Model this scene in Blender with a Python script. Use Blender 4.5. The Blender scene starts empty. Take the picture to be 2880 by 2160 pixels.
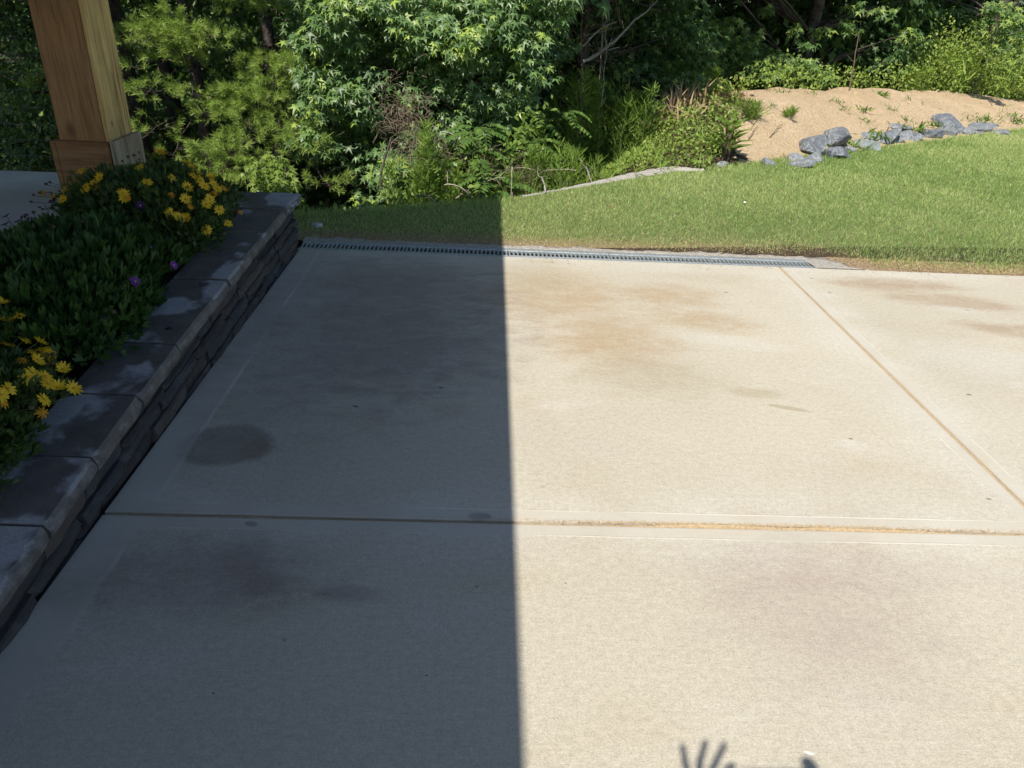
import bpy, bmesh, math, random
import numpy as np
from mathutils import Vector, Matrix
R_ = math.radians
rng = np.random.default_rng(7)
random.seed(7)
SC = bpy.context.scene
COL = SC.collection

# ------------------------------------------------------------------ camera
CAM_H = 1.55
FPX = 2080.0                      # focal length in pixels of a 2880 px wide frame
_p1 = np.array([-54.0, 1112.0, -FPX]); _p2 = _p1 + np.array([1000.0, -53.0, 0.0])
_Y = _p1 / np.linalg.norm(_p1)
_Z = np.cross(_p2, _p1); _Z /= np.linalg.norm(_Z)
if _Z[1] < 0: _Z = -_Z
_X = np.cross(_Y, _Z)
RW = np.array([_X, _Y, _Z])       # world = RW @ camera
cam_d = bpy.data.cameras.new('camera'); cam = bpy.data.objects.new('camera', cam_d); COL.objects.link(cam)
cam_d.sensor_width = 36.0; cam_d.sensor_fit = 'HORIZONTAL'; cam_d.lens = 36.0 * FPX / 2880.0
cam_d.clip_start = 0.02; cam_d.clip_end = 3000
M4 = Matrix.Identity(4)
for i in range(3):
    for j in range(3): M4[i][j] = RW[i, j]
M4[2][3] = CAM_H
cam.matrix_world = M4
SC.camera = cam

# ------------------------------------------------------------------ sky, sun, exposure
SUN = np.array([0.3226, 0.5285, -0.7853]); SUN /= np.linalg.norm(SUN)     # the way the light travels
w = bpy.data.worlds.new('World'); SC.world = w; w.use_nodes = True
nt = w.node_tree
bg = nt.nodes['Background']; sky = nt.nodes.new('ShaderNodeTexSky')
sky.sky_type = 'NISHITA'; sky.sun_disc = False
sky.sun_elevation = math.asin(-SUN[2]); sky.sun_rotation = math.atan2(-SUN[0], -SUN[1])
sky.air_density = 1.0; sky.dust_density = 0.6; sky.ozone_density = 1.5
nt.links.new(sky.outputs[0], bg.inputs[0]); bg.inputs[1].default_value = 0.092
sl = bpy.data.lights.new('sun', 'SUN'); sl.energy = 4.6; sl.angle = R_(0.53); sl.color = (1.0, 0.93, 0.82)
so = bpy.data.objects.new('sun', sl); COL.objects.link(so)
so.rotation_euler = Vector(SUN).to_track_quat('-Z', 'Y').to_euler()
so.location = (-4, -7, 12)
SC.view_settings.view_transform = 'Standard'; SC.view_settings.look = 'None'
SC.view_settings.exposure = 0.55; SC.view_settings.gamma = 1.0
SC.cycles.max_bounces = 5; SC.cycles.diffuse_bounces = 3; SC.cycles.glossy_bounces = 2; SC.cycles.transmission_bounces = 3; SC.cycles.transparent_max_bounces = 4
SC.cycles.sample_clamp_indirect = 6.0; SC.cycles.use_adaptive_sampling = True; SC.cycles.adaptive_threshold = 0.02

# ------------------------------------------------------------------ measuring helpers
C0 = np.array([0.0, 0.0, CAM_H])
def ray(px, py): return RW @ np.array([px - 1440.0, 1080.0 - py, -FPX])
def P(px, py, z=0.0):
    d = ray(px, py); return C0 + d * ((z - CAM_H) / d[2])
def D(px, py, y):
    d = ray(px, py); return C0 + d * (y / d[1])

# ------------------------------------------------------------------ object helpers
def tag(o, label=None, cat=None, group=None, kind=None):
    if label: o['label'] = label
    if cat: o['category'] = cat
    if group: o['group'] = group
    if kind: o['kind'] = kind
    return o
def empty(name, loc=(0, 0, 0), rz=0.0):
    o = bpy.data.objects.new(name, None); COL.objects.link(o)
    o.location = loc; o.rotation_euler = (0, 0, rz); o.empty_display_size = 0.1
    return o
def link(name, me, parent=None, loc=None):
    o = bpy.data.objects.new(name, me); COL.objects.link(o)
    if parent is not None: o.parent = parent
    if loc is not None: o.location = loc
    return o
def mesh(name, V, F, mat=None, rnd=None, smooth=False):
    """V (n,3), F (m,k) arrays, all faces with k corners"""
    V = np.asarray(V, dtype=np.float32).reshape(-1, 3); F = np.asarray(F, dtype=np.int32)
    k = F.shape[1]
    me = bpy.data.meshes.new(name)
    me.vertices.add(len(V)); me.vertices.foreach_set('co', V.ravel())
    me.loops.add(F.size); me.loops.foreach_set('vertex_index', F.ravel())
    me.polygons.add(len(F)); me.polygons.foreach_set('loop_start', np.arange(0, F.size, k, dtype=np.int32))
    if smooth: me.polygons.foreach_set('use_smooth', np.ones(len(F), dtype=bool))
    if rnd is not None:
        a = me.attributes.new('rnd', 'FLOAT', 'POINT'); a.data.foreach_set('value', np.asarray(rnd, dtype=np.float32))
    me.update(calc_edges=True); me.validate()
    if mat is not None: me.materials.append(mat)
    return me
def bm_mesh(name, bm, mat, smooth=False):
    bmesh.ops.recalc_face_normals(bm, faces=bm.faces)
    me = bpy.data.meshes.new(name); bm.to_mesh(me); bm.free(); me.materials.append(mat)
    if smooth:
        for p in me.polygons: p.use_smooth = True
    return me
def box_bm(x0, x1, y0, y1, z0, z1, bevel=0.0, seg=2, bm=None):
    b = bmesh.new()
    bmesh.ops.create_cube(b, size=1.0)
    for v in b.verts:
        v.co = Vector(((x0 + x1) / 2 + v.co.x * (x1 - x0), (y0 + y1) / 2 + v.co.y * (y1 - y0), (z0 + z1) / 2 + v.co.z * (z1 - z0)))
    if bevel: bmesh.ops.bevel(b, geom=b.edges[:], offset=bevel, segments=seg, affect='EDGES', profile=0.5)
    return b
def norm(a): return a / np.maximum(np.linalg.norm(a, axis=-1, keepdims=True), 1e-9)
def frames(axis, nrm):
    a = norm(axis); x = norm(np.cross(a, nrm)); z = np.cross(x, a)
    return np.stack([x, a, z], axis=-1)
def scatter(base, faces, pos, axis, nrm, size, rnd=None):
    """copies of a small base shape (k,3) with per copy frame"""
    n = len(pos); k = len(base)
    Rm = frames(axis, nrm)
    V = pos[:, None, :] + np.einsum('nij,kj->nki', Rm, base) * np.asarray(size).reshape(-1, 1, 1)
    F = faces[None] + (np.arange(n) * k)[:, None, None]
    r = rng.random(n) if rnd is None else np.asarray(rnd)
    return V.reshape(-1, 3), F.reshape(-1, faces.shape[1]), np.repeat(r, k)
def merge(parts):
    Vs, Fs, Rs, o = [], [], [], 0
    for p in parts:
        Vs.append(p[0]); Fs.append(p[1] + o); o += len(p[0])
        Rs.append(p[2] if len(p) > 2 else np.full(len(p[0]), 0.5))
    return np.concatenate(Vs), np.concatenate(Fs), np.concatenate(Rs)
def tube(pts, radii, n=6, rnd=0.5):
    pts = np.asarray(pts, float); radii = np.broadcast_to(np.asarray(radii, float), (len(pts),))
    t = norm(np.gradient(pts, axis=0))
    ref = np.where(np.abs(t[:, 2:3]) > 0.9, np.array([[1.0, 0, 0]]), np.array([[0, 0, 1.0]]))
    u = norm(np.cross(t, ref)); v = np.cross(t, u)
    ang = np.linspace(0, 2 * math.pi, n, endpoint=False)
    V = pts[:, None] + radii[:, None, None] * (np.cos(ang)[None, :, None] * u[:, None] + np.sin(ang)[None, :, None] * v[:, None])
    m = len(pts); F = []
    for i in range(m - 1):
        for j in range(n):
            F.append((i * n + j, i * n + (j + 1) % n, (i + 1) * n + (j + 1) % n, (i + 1) * n + j))
    return V.reshape(-1, 3), np.array(F, dtype=np.int32), np.full(m * n, rnd)
def curve_pts(a, b, sag=0.0, n=7, wob=0.0):
    a = np.asarray(a, float); b = np.asarray(b, float); t = np.linspace(0, 1, n)[:, None]
    p = a + (b - a) * t; p[:, 2] += sag * 4 * (t * (1 - t))[:, 0]
    if wob: p[1:-1] += rng.normal(0, wob, (n - 2, 3))
    return p
def sstep(a, b, x):
    t = np.clip((np.asarray(x, float) - a) / (b - a), 0, 1); return t * t * (3 - 2 * t)
def vnoise(x, y, s=1.0, seed=0):
    """cheap smooth value noise"""
    x = np.asarray(x, float) * s; y = np.asarray(y, float) * s
    xi = np.floor(x).astype(np.int64); yi = np.floor(y).astype(np.int64); fx = x - xi; fy = y - yi
    fx = fx * fx * (3 - 2 * fx); fy = fy * fy * (3 - 2 * fy)
    def h(i, j):
        n = (i * 374761393 + j * 668265263 + seed * 1442695041) & 0x7fffffff
        n = ((n ^ (n >> 13)) * 1274126177) & 0x7fffffff
        return (n & 0xffff) / 65535.0
    return (h(xi, yi) * (1 - fx) + h(xi + 1, yi) * fx) * (1 - fy) + (h(xi, yi + 1) * (1 - fx) + h(xi + 1, yi + 1) * fx) * fy

# ------------------------------------------------------------------ materials
class NB:
    def __init__(s, name):
        s.m = bpy.data.materials.new(name); s.m.use_nodes = True; s.t = s.m.node_tree
        s.b = s.t.nodes['Principled BSDF']; s.out = s.t.nodes['Material Output']
        s.tc = s.t.nodes.new('ShaderNodeTexCoord'); s.co = s.tc.outputs['Object']
    def set(s, i, v):
        if hasattr(v, 'is_linked') or isinstance(v, bpy.types.NodeSocket): s.t.links.new(v, i)
        else: i.default_value = v
    def mapping(s, scale=(1, 1, 1), rot=(0, 0, 0), loc=(0, 0, 0), co=None):
        n = s.t.nodes.new('ShaderNodeMapping'); s.set(n.inputs[0], co or s.co)
        n.inputs['Scale'].default_value = scale; n.inputs['Rotation'].default_value = rot; n.inputs['Location'].default_value = loc
        return n.outputs[0]
    def noise(s, scale, detail=4, rough=0.55, dist=0.0, co=None, col=False):
        n = s.t.nodes.new('ShaderNodeTexNoise'); s.set(n.inputs['Vector'], co or s.co)
        n.inputs['Scale'].default_value = scale; n.inputs['Detail'].default_value = detail
        n.inputs['Roughness'].default_value = rough; n.inputs['Distortion'].default_value = dist
        return n.outputs[1 if col else 0]
    def voro(s, scale, co=None, feat='F1', out=0):
        n = s.t.nodes.new('ShaderNodeTexVoronoi'); n.feature = feat; s.set(n.inputs['Vector'], co or s.co); n.inputs['Scale'].default_value = scale
        return n.outputs[out]
    def math(s, op, a, b=0.0, c=0.0, clamp=False):
        n = s.t.nodes.new('ShaderNodeMath'); n.operation = op; n.use_clamp = clamp
        s.set(n.inputs[0], a); s.set(n.inputs[1], b); s.set(n.inputs[2], c); return n.outputs[0]
    def rng(s, v, a, b, c=0.0, d=1.0, smooth=False):
        n = s.t.nodes.new('ShaderNodeMapRange'); n.interpolation_type = 'SMOOTHSTEP' if smooth else 'LINEAR'
        s.set(n.inputs[0], v)
        for i, x in enumerate((a, b, c, d)): s.set(n.inputs[1 + i], x)
        return n.outputs[0]
    def ramp(s, v, stops):
        n = s.t.nodes.new('ShaderNodeValToRGB'); s.set(n.inputs[0], v); e = n.color_ramp.elements
        while len(e) < len(stops): e.new(0.5)
        for i, (p, c) in enumerate(stops): e[i].position = p; e[i].color = (*c, 1) if len(c) == 3 else c
        return n.outputs[0]
    def mix(s, f, a, b, mode='MIX'):
        n = s.t.nodes.new('ShaderNodeMix'); n.data_type = 'RGBA'; n.blend_type = mode
        s.set(n.inputs[0], f)
        for i, x in ((6, a), (7, b)):
            if isinstance(x, tuple): x = (*x, 1) if len(x) == 3 else x
            s.set(n.inputs[i], x)
        return n.outputs[2]
    def sep(s, co=None):
        n = s.t.nodes.new('ShaderNodeSeparateXYZ'); s.set(n.inputs[0], co or s.co); return n.outputs
    def attr(s, name):
        n = s.t.nodes.new('ShaderNodeAttribute'); n.attribute_name = name; return n.outputs['Fac']
    def objrand(s):
        return s.t.nodes.new('ShaderNodeObjectInfo').outputs['Random']
    def bump(s, h, strength=0.4, dist=0.01, prev=None):
        n = s.t.nodes.new('ShaderNodeBump'); n.inputs['Strength'].default_value = strength; n.inputs['Distance'].default_value = dist
        s.set(n.inputs['Height'], h)
        if prev is not None: s.set(n.inputs['Normal'], prev)
        return n.outputs[0]
    def done(s, col, rough=0.8, nrm=None, metal=0.0, spec=0.4):
        if isinstance(col, tuple): col = (*col, 1)
        s.set(s.b.inputs['Base Color'], col); s.set(s.b.inputs['Roughness'], rough); s.b.inputs['Metallic'].default_value = metal
        s.b.inputs['Specular IOR Level'].default_value = spec
        if nrm is not None: s.set(s.b.inputs['Normal'], nrm)
        return s.m
def leaf_mat(name, stops, trans=0.3, rough=0.42, spec=0.45, tint=(1.25, 1.35, 0.7)):
    n = NB(name); a = n.attr('rnd')
    col = n.ramp(a, stops)
    col = n.mix(n.rng(n.noise(14, 2), 0.35, 0.7, 0.0, 0.35), col, (0.5, 0.5, 0.5), 'MULTIPLY') if False else col
    n.done(col, rough, None, 0.0, spec)
    tr = n.t.nodes.new('ShaderNodeBsdfTranslucent'); tc = n.mix(1.0, col, tint, 'MULTIPLY'); n.set(tr.inputs[0], tc)
    mx = n.t.nodes.new('ShaderNodeMixShader'); mx.inputs[0].default_value = trans
    n.t.links.new(n.b.outputs[0], mx.inputs[1]); n.t.links.new(tr.outputs[0], mx.inputs[2]); n.t.links.new(mx.outputs[0], n.out.inputs[0])
    return n.m
def plain(name, c1, c2, scale=20, rough=0.8, bump=0.3, bscale=60, spec=0.3, metal=0.0, dist=0.005):
    n = NB(name); col = n.mix(n.rng(n.noise(scale, 5), 0.3, 0.7), c1, c2)
    return n.done(col, rough, n.bump(n.noise(bscale, 4), bump, dist), metal, spec)

# concrete: one material for each slab, since the hand-tooled border follows that slab's edges
STAINS = [  # x, y, rx, ry, strength, colour, softness
]
def st(px, py, rx, ry, k, col, soft=0.5, rot=0.0):
    p = P(px, py); STAINS.append((p[0], p[1], rx, ry, k, col, soft, rot))
BR = (0.46, 0.36, 0.235); OL = (0.43, 0.38, 0.27); DK = (0.16, 0.13, 0.10); WET = (0.36, 0.32, 0.27); PK = (0.50, 0.42, 0.38)
st(1560, 830, .42, .38, .75, BR, 1.0); st(1720, 960, .32, .28, .8, BR, 1.0); st(1880, 830, .28, .18, .75, BR, 1.0)
st(1970, 900, .3, .14, .7, BR, 1.0, -.2); st(1480, 770, .25, .3, .5, OL, 1.0); st(1830, 1060, .35, .18, .55, OL, 1.0)
st(2120, 1105, .13, .05, .6, OL, .8, -.1); st(2220, 1148, .09, .018, .8, OL, .5, -.3); st(2000, 780, .3, .1, .3, OL, 1.0)
st(2520, 800, .45, .12, .85, (0.43, .345, .25), .8); st(2680, 850, .4, .12, .8, (0.43, .345, .25), .8, -.2); st(2850, 930, .3, .1, .85, (0.43, .345, .25), .8, -.2)
st(1000, 900, .80, .95, .85, (0.37, .32, .27), .7); st(700, 1180, .4, .35, .35, (0.44, .38, .32), 1.0)
st(1150, 780, .5, .3, .4, (0.40, .34, .285), 1.0)
st(2300, 1700, .35, .3, .35, (0.40, .33, .30), 1.2); st(2350, 1600, .5, .12, .25, (0.40, .33, .30), 1.0)
st(1000, 800, .35, .3, .45, (0.40, .33, .28), 1.2); st(1150, 1010, .35, .25, .4, (0.40, .33, .28), 1.2); st(900, 950, .3, .25, .35, (0.40, .33, .28), 1.2)
st(520, 1620, .42, .17, .75, (0.37, .31, .26), .8); st(690, 1560, .08, .12, .65, (0.3, .25, .21), .9, .3); st(740, 1640, .05, .05, .6, (0.3, .25, .21), .9)
st(980, 1670, .1, .035, .5, (0.35, .29, .25), .9); st(560, 1560, .25, .1, .35, (0.40, .33, .28), 1.0)
for q in [(1000, 1143, .013), (1240, 1090, .012), (707, 1473, .022), (2393, 1234, .009), (2780, 1403, .010), (2725, 1110, .012), (2719, 872, .013), (2333, 822, .012), (2283, 783, .012), (2043, 822, .012), (2490, 1160, .004), (1590, 1640, .004), (1340, 1650, .005), (800, 1800, .004), (600, 1950, .004), (1200, 1900, .004)]:
    st(q[0], q[1], q[2], q[2] * .55, .93, DK, .35, -.25)
st(1526, 1368, .012, .008, .6, OL, .3)
for q in [(2700, 870, .16, .05), (2330, 830, .07, .03), (2393, 1250, .06, .04), (2800, 1020, .35, .18), (2050, 960, .25, .07)]:
    st(q[0], q[1], q[2], q[3], .28, (0.66, .645, .62), 1.0, -.2)
st(2275, 2118, .012, .004, .6, (.95, .95, .97), .6, -.35); st(636, 1250, .17, .15, .97, (.285, .235, .18), .3); st(1350, 1452, .04, .02, .8, (.2, .19, .18), .4)

def concrete(name, ext, seed):
    x0, x1, y0, y1 = ext
    n = NB(name); X, Y, _ = n.sep()
    base = n.mix(n.rng(n.noise(0.9, 5, co=n.mapping(loc=(seed, 0, 0))), 0.3, 0.7), (0.425, 0.396, 0.318), (0.475, 0.443, 0.362))
    cloud = n.noise(2.2, 5, 0.6, 0.6, co=n.mapping((0.75, 1.5, 1), loc=(seed * 2, 3, 0)))
    base = n.mix(n.rng(cloud, 0.5, 0.78, 0, 0.45, True), base, (0.40, 0.335, 0.24))
    pale = n.noise(1.6, 4, 0.6, 0.4, co=n.mapping((0.8, 1.3, 1), loc=(seed * 3, 9, 0)))
    base = n.mix(n.rng(pale, 0.55, 0.75, 0, 0.45, True), base, (0.55, 0.53, 0.495))
    pinkish = n.noise(1.1, 3, co=n.mapping(loc=(4, seed * 5, 0)))
    base = n.mix(n.rng(pinkish, 0.5, 0.72, 0, 0.25, True), base, (0.40, 0.365, 0.325))
    wob = n.math('SUBTRACT', n.noise(7, 5, 0.65, 0.5, co=n.mapping((0.6, 1.3, 1))), .5)
    streak = n.rng(n.noise(9, 5, 0.7, 0.8, co=n.mapping((0.7, 1.3, 1), (0, 0, -.06))), 0.30, 0.58, 0.45, 1.12)
    for (sx, sy, rx, ry, k, col, soft, rot) in STAINS:
        if not (x0 - .3 < sx < x1 + .3 and y0 - .3 < sy < y1 + .3): continue
        v = n.mapping((rx, ry, 1), (0, 0, rot), (sx, sy, 0)); v.node.vector_type = 'TEXTURE'
        ln = n.t.nodes.new('ShaderNodeVectorMath'); ln.operation = 'LENGTH'; n.set(ln.inputs[0], v)
        amp = 1.5 if rx > .2 else (.5 if rx > .03 else .3)
        r = n.math('MULTIPLY_ADD', wob, amp, ln.outputs['Value']) if rx > .03 else ln.outputs['Value']
        f = n.rng(r, 1.0 + soft * .5, 1.0 - soft * .6, 0.0, k, True)
        if rx > .2: f = n.math('MULTIPLY', f, streak)
        base = n.mix(f, base, tuple(q * .80 for q in col))
    # hand tooled border
    wv = n.math('MULTIPLY', n.math('SUBTRACT', n.noise(3.0, 3), 0.5), 0.012)
    dl = n.math('MULTIPLY', n.math('SUBTRACT', X, x0), 0.42 if x0 < -1 else 1.0)
    d = n.math('MINIMUM', n.math('MINIMUM', dl, n.math('SUBTRACT', x1, X)), n.math('MINIMUM', n.math('SUBTRACT', Y, y0), n.math('SUBTRACT', y1, Y)))
    d = n.math('ADD', d, wv)
    band = n.rng(d, 0.062, 0.054, 0, 1, True)
    line = n.math('MULTIPLY', n.rng(d, 0.052, 0.0575, 0, 1), n.rng(d, 0.063, 0.0585, 0, 1))
    line = n.math('MULTIPLY', line, n.rng(n.noise(2.3, 4), 0.42, 0.58))
    base = n.mix(n.math('MULTIPLY', band, n.rng(n.noise(4, 4, co=n.mapping((1, 1, 1), loc=(7, 1, seed)))  , .35, .65, .05, .45)), base, (0.44, 0.42, 0.375))
    base = n.mix(n.math('MULTIPLY', n.rng(d, 0.30, 0.06, 0, 0.38, True), n.rng(n.noise(3.5, 4), .3, .7)), base, (0.54, 0.53, 0.49))
    base = n.mix(n.rng(d, 0.014, 0.0, 0, 0.35, True), base, (0.33, 0.29, 0.23))
    base = n.mix(n.math('MULTIPLY', line, 0.34), base, (0.68, 0.66, 0.60))
    # sand grain and broom strokes
    inner = n.math('SUBTRACT', 1.0, n.math('MULTIPLY', band, 0.7))
    broom = n.noise(1.0, 3, 0.7, co=n.mapping((16, 150, 1), (0, 0, 0.012)))
    grain = n.noise(330, 2, 0.7)
    grit = n.noise(140, 3, 0.7)
    g = n.math('ADD', n.math('MULTIPLY', n.rng(grain, 0.25, 0.75, -1, 1), 0.42), n.math('ADD', n.math('MULTIPLY', n.rng(grit, 0.3, 0.7, -1, 1), 0.24), n.math('MULTIPLY', n.rng(broom, 0.3, 0.7, -1, 1), 0.10)))
    g = n.math('ADD', g, n.math('MULTIPLY', n.rng(n.noise(48, 4, .65), .35, .65, -1, 1), .13))
    g = n.math('MULTIPLY', g, inner)
    base = n.mix(1.0, base, n.ramp(n.rng(g, -0.8, 0.8), [(0, (0.52, .51, .50)), (1, (1.44, 1.44, 1.45))]), 'MULTIPLY')
    pits = n.voro(34, co=n.mapping((1, 1.4, 0), loc=(seed, 0, 0)))
    pk = n.math('MULTIPLY', n.rng(pits, 0.055, 0.03, 0, 1), n.rng(n.noise(9, 2), 0.58, 0.64))
    base = n.mix(n.math('MULTIPLY', pk, 0.75), base, (0.15, 0.12, 0.10))
    hgt = n.math('ADD', n.math('MULTIPLY', g, 0.6), n.math('MULTIPLY', line, 0.9))
    nb = n.bump(hgt, 0.35, 0.004)
    return n.done(base, n.rng(cloud, .3, .7, .82, .92), nb, 0, 0.25)

M = {}
M['sand'] = plain('sand_fill', (0.33, 0.245, 0.145), (0.52, 0.40, 0.25), 160, 0.95, 0.9, 220)
M['grey_conc'] = plain('rough_concrete', (0.27, 0.25, 0.215), (0.44, 0.415, 0.375), 45, 0.95, 0.9, 60, dist=0.02)
M['upper_conc'] = plain('upper_concrete', (0.50, 0.51, 0.52), (0.60, 0.61, 0.62), 4, 0.9, 0.3, 120)
def galv():
    n = NB('galvanised_grate'); c = n.mix(n.rng(n.noise(60, 4), .35, .7), (0.26, 0.30, 0.32), (0.46, 0.50, 0.52))
    return n.done(c, 0.5, n.bump(n.noise(120, 3), .15, .002), 0.45, .5)
M['galv'] = galv()
M['channel'] = plain('dark_channel', (0.03, 0.03, 0.03), (0.06, 0.055, 0.05), 30, 0.9)
def capmat():
    n = NB('bluestone_cap'); geo = n.t.nodes.new('ShaderNodeNewGeometry'); pos = geo.outputs['Position']
    a = n.noise(2.7, 3, 0.5, 0.15, co=n.mapping((1.2, 1.0, 1.0), co=pos))
    dry = n.rng(n.math('ADD', a, n.math('MULTIPLY', n.noise(60, 3, co=pos), .05)), 0.54, 0.585)
    wet = n.mix(n.rng(n.noise(9, 5, co=pos), .3, .7), (0.092, 0.085, 0.082), (0.15, 0.138, 0.132))
    dr = n.mix(n.rng(n.noise(14, 5, co=pos), .3, .7), (0.30, 0.31, 0.33), (0.38, 0.38, 0.39))
    c = n.mix(dry, wet, dr)
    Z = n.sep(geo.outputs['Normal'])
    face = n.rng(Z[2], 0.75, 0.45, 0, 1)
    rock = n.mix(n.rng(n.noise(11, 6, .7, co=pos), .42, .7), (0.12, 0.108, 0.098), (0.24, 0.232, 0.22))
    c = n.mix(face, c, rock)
    c = n.mix(1.0, c, n.ramp(n.noise(160, 3, co=pos), [(0.2, (.75, .75, .75)), (.8, (1.2, 1.2, 1.2))]), 'MULTIPLY')
    return n.done(c, n.rng(dry, 0, 1, 0.6, 0.9), n.bump(n.noise(70, 5, co=pos), .35, .005), 0, .3)
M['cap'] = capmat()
def stonemat():
    n = NB('dark_ledge_stone'); r = n.objrand()
    c = n.ramp(r, [(0, (0.045, 0.039, 0.037)), (.4, (0.065, .055, .050)), (.7, (0.055, .055, .060)), (1, (.10, .08, .068))])
    c = n.mix(n.rng(n.noise(16, 6, .65), .5, .8, 0, .5), c, (0.15, 0.138, 0.128))
    return n.done(c, .8, n.bump(n.noise(38, 6), .6, .012), 0, .3)
M['stone'] = stonemat()
M['mortar'] = plain('dark_mortar', (0.025, 0.022, 0.02), (0.05, 0.045, 0.04), 40, .95)
M['mulch'] = plain('planter_mulch', (0.02, 0.014, 0.01), (0.06, 0.042, 0.03), 70, .95, 1.0, 90, dist=.03)
def timber(name, horiz=False, tone=(1, 1, 1)):
    n = NB(name)
    sc = (30, 30, 1.6) if not horiz else (2.2, 30, 34)
    warp = n.noise(1.3, 3, co=n.mapping((1, 1, .8)))
    gr = n.noise(1.0, 6, .62, .9, co=n.mapping(sc))
    fine = n.noise(1.0, 4, .7, 0.2, co=n.mapping(tuple(x * 5 if x > 5 else x * 2 for x in sc)))
    c = n.ramp(gr, [(.25, (.20 * tone[0], .10 * tone[1], .042 * tone[2])), (.48, (.40 * tone[0], .225 * tone[1], .10 * tone[2])), (.75, (.52 * tone[0], .33 * tone[1], .16 * tone[2]))])
    c = n.mix(n.rng(fine, .32, .5, .45, 0), c, (.15, .085, .045))
    grey = n.noise(2.4, 5, .6, .5, co=n.mapping((1, 1, .5)))
    c = n.mix(n.rng(grey, .52, .74, 0, .55), c, (.30, .27, .22))
    kn = n.voro(2.7, co=n.mapping((1, 1, .55), loc=(.3, .2, .1)))
    c = n.mix(n.rng(kn, .13, .04, 0, .85, True), c, (.11, .05, .024))
    kn2 = n.voro(6.1, co=n.mapping((1, 1, .5), loc=(1.3, .7, 2.1)))
    c = n.mix(n.rng(kn2, .075, .03, 0, .8, True), c, (.10, .045, .022))
    c = n.mix(n.rng(n.noise(3.1, 5, .6, .3), .5, .75, 0, .4), c, (.16, .11, .075))
    X, Y, Z = n.sep(n.mapping((14, 14, .55)))
    crk = n.noise(1.0, 3, .5, .4, co=n.mapping((26, 26, .5), loc=(5, 2, 1)))
    ck = n.math('MULTIPLY', n.rng(n.math('ABSOLUTE', n.math('SUBTRACT', crk, .5)), .018, .006), n.rng(n.noise(1.7, 2), .44, .56))
    c = n.mix(n.math('MULTIPLY', ck, .85), c, (.06, .033, .018))
    return n.done(c, .72, n.bump(n.math('SUBTRACT', n.math('MULTIPLY', gr, .5), ck), .35, .006), 0, .25)
M['timber'] = timber('rough_timber'); M['timber_h'] = timber('plinth_board', True, (.85, .8, .8)); M['timber_g'] = timber('grey_plinth_board', False, (1.0, 1.45, 2.3))
M['timber_side_lit'] = timber('side_lit_timber', False, (1.7, 2.1, 1.9)); M['cable'] = plain('steel_cable', (.10, .12, .11), (.16, .18, .17), 50, .4, .1, metal=.7)  # pale copy of the post timber: light from the open side put into its tone
M['roof'] = plain('roof_boards', (.16, .12, .085), (.22, .16, .11), 6, .9)
M['bark'] = plain('bark', (.045, .036, .03), (.12, .10, .085), 14, .95, .9, 30, dist=.03)
M['dead'] = plain('dead_wood', (.20, .16, .125), (.42, .37, .31), 25, .9, .5, 50)
M['greywood'] = plain('weathered_branch', (.19, .18, .165), (.36, .35, .325), 25, .9, .5, 50)
M['twig'] = plain('twig', (.07, .05, .035), (.16, .115, .08), 25, .9)
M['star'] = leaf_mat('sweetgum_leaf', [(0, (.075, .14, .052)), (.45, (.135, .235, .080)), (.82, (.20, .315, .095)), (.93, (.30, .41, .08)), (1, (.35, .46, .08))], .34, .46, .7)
M['star_dim'] = leaf_mat('sweetgum_leaf_shaded', [(0, (.040, .09, .028)), (.5, (.095, .175, .045)), (.85, (.20, .30, .075)), (1, (.28, .37, .08))], .30, .5, .4)  # darker copy of the sweetgum leaf, with the woods' shade in its colour
M['pine'] = leaf_mat('pine_needle', [(0, (.085, .145, .030)), (.5, (.205, .31, .065)), (1, (.36, .46, .12))], .22, .45, .35)
M['weed'] = leaf_mat('weed_leaf', [(0, (.115, .19, .035)), (.5, (.225, .325, .060)), (.85, (.32, .41, .09)), (1, (.42, .41, .14))], .32, .5, .35)
M['bright'] = leaf_mat('young_leaf', [(0, (.085, .145, .025)), (.5, (.15, .235, .045)), (1, (.24, .33, .07))], .4, .4, .4)
M['fennel'] = leaf_mat('feathery_leaf', [(0, (.085, .165, .025)), (.5, (.16, .26, .042)), (1, (.25, .34, .065))], .3, .5, .3)
M['sumac'] = leaf_mat('sumac_leaf', [(0, (.055, .12, .03)), (.5, (.10, .19, .045)), (1, (.19, .28, .06))], .35, .4, .45)
M['straw'] = leaf_mat('straw', [(0, (.20, .14, .08)), (.5, (.34, .25, .15)), (1, (.50, .40, .26))], .15, .8, .2, (1.1, 1, .8))
M['rust'] = leaf_mat('rusty_dead_leaf', [(0, (.16, .075, .03)), (.5, (.28, .15, .06)), (1, (.42, .28, .14))], .2, .8, .2, (1.2, 1, .6))
M['greyfuzz'] = leaf_mat('dead_fuzz', [(0, (.14, .10, .075)), (.5, (.25, .19, .14)), (1, (.40, .32, .25))], .15, .8, .2, (1.1, 1, .8))
M['grass'] = leaf_mat('lawn_blade', [(0, (.12, .225, .058)), (.4, (.275, .395, .12)), (.72, (.41, .51, .19)), (.80, (.55, .58, .29)), (.9, (.50, .42, .24)), (1, (.42, .30, .16))], .38, .5, .35)
def lawnmat():
    n = NB('lawn_thatch'); Y = n.sep()[1]
    c = n.mix(n.rng(n.noise(30, 5), .3, .7), (.11, .13, .05), (.23, .23, .11))
    e = n.rng(n.math('ADD', Y, n.math('MULTIPLY', n.noise(5, 4), .3)), 5.32, 5.06)
    c = n.mix(e, c, n.mix(n.rng(n.noise(70, 4), .35, .65), (.17, .115, .065), (.42, .32, .20)))
    return n.done(c, .95, n.bump(n.noise(120, 4), .8, .02), 0, .2)
M['lawn'] = lawnmat()
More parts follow.
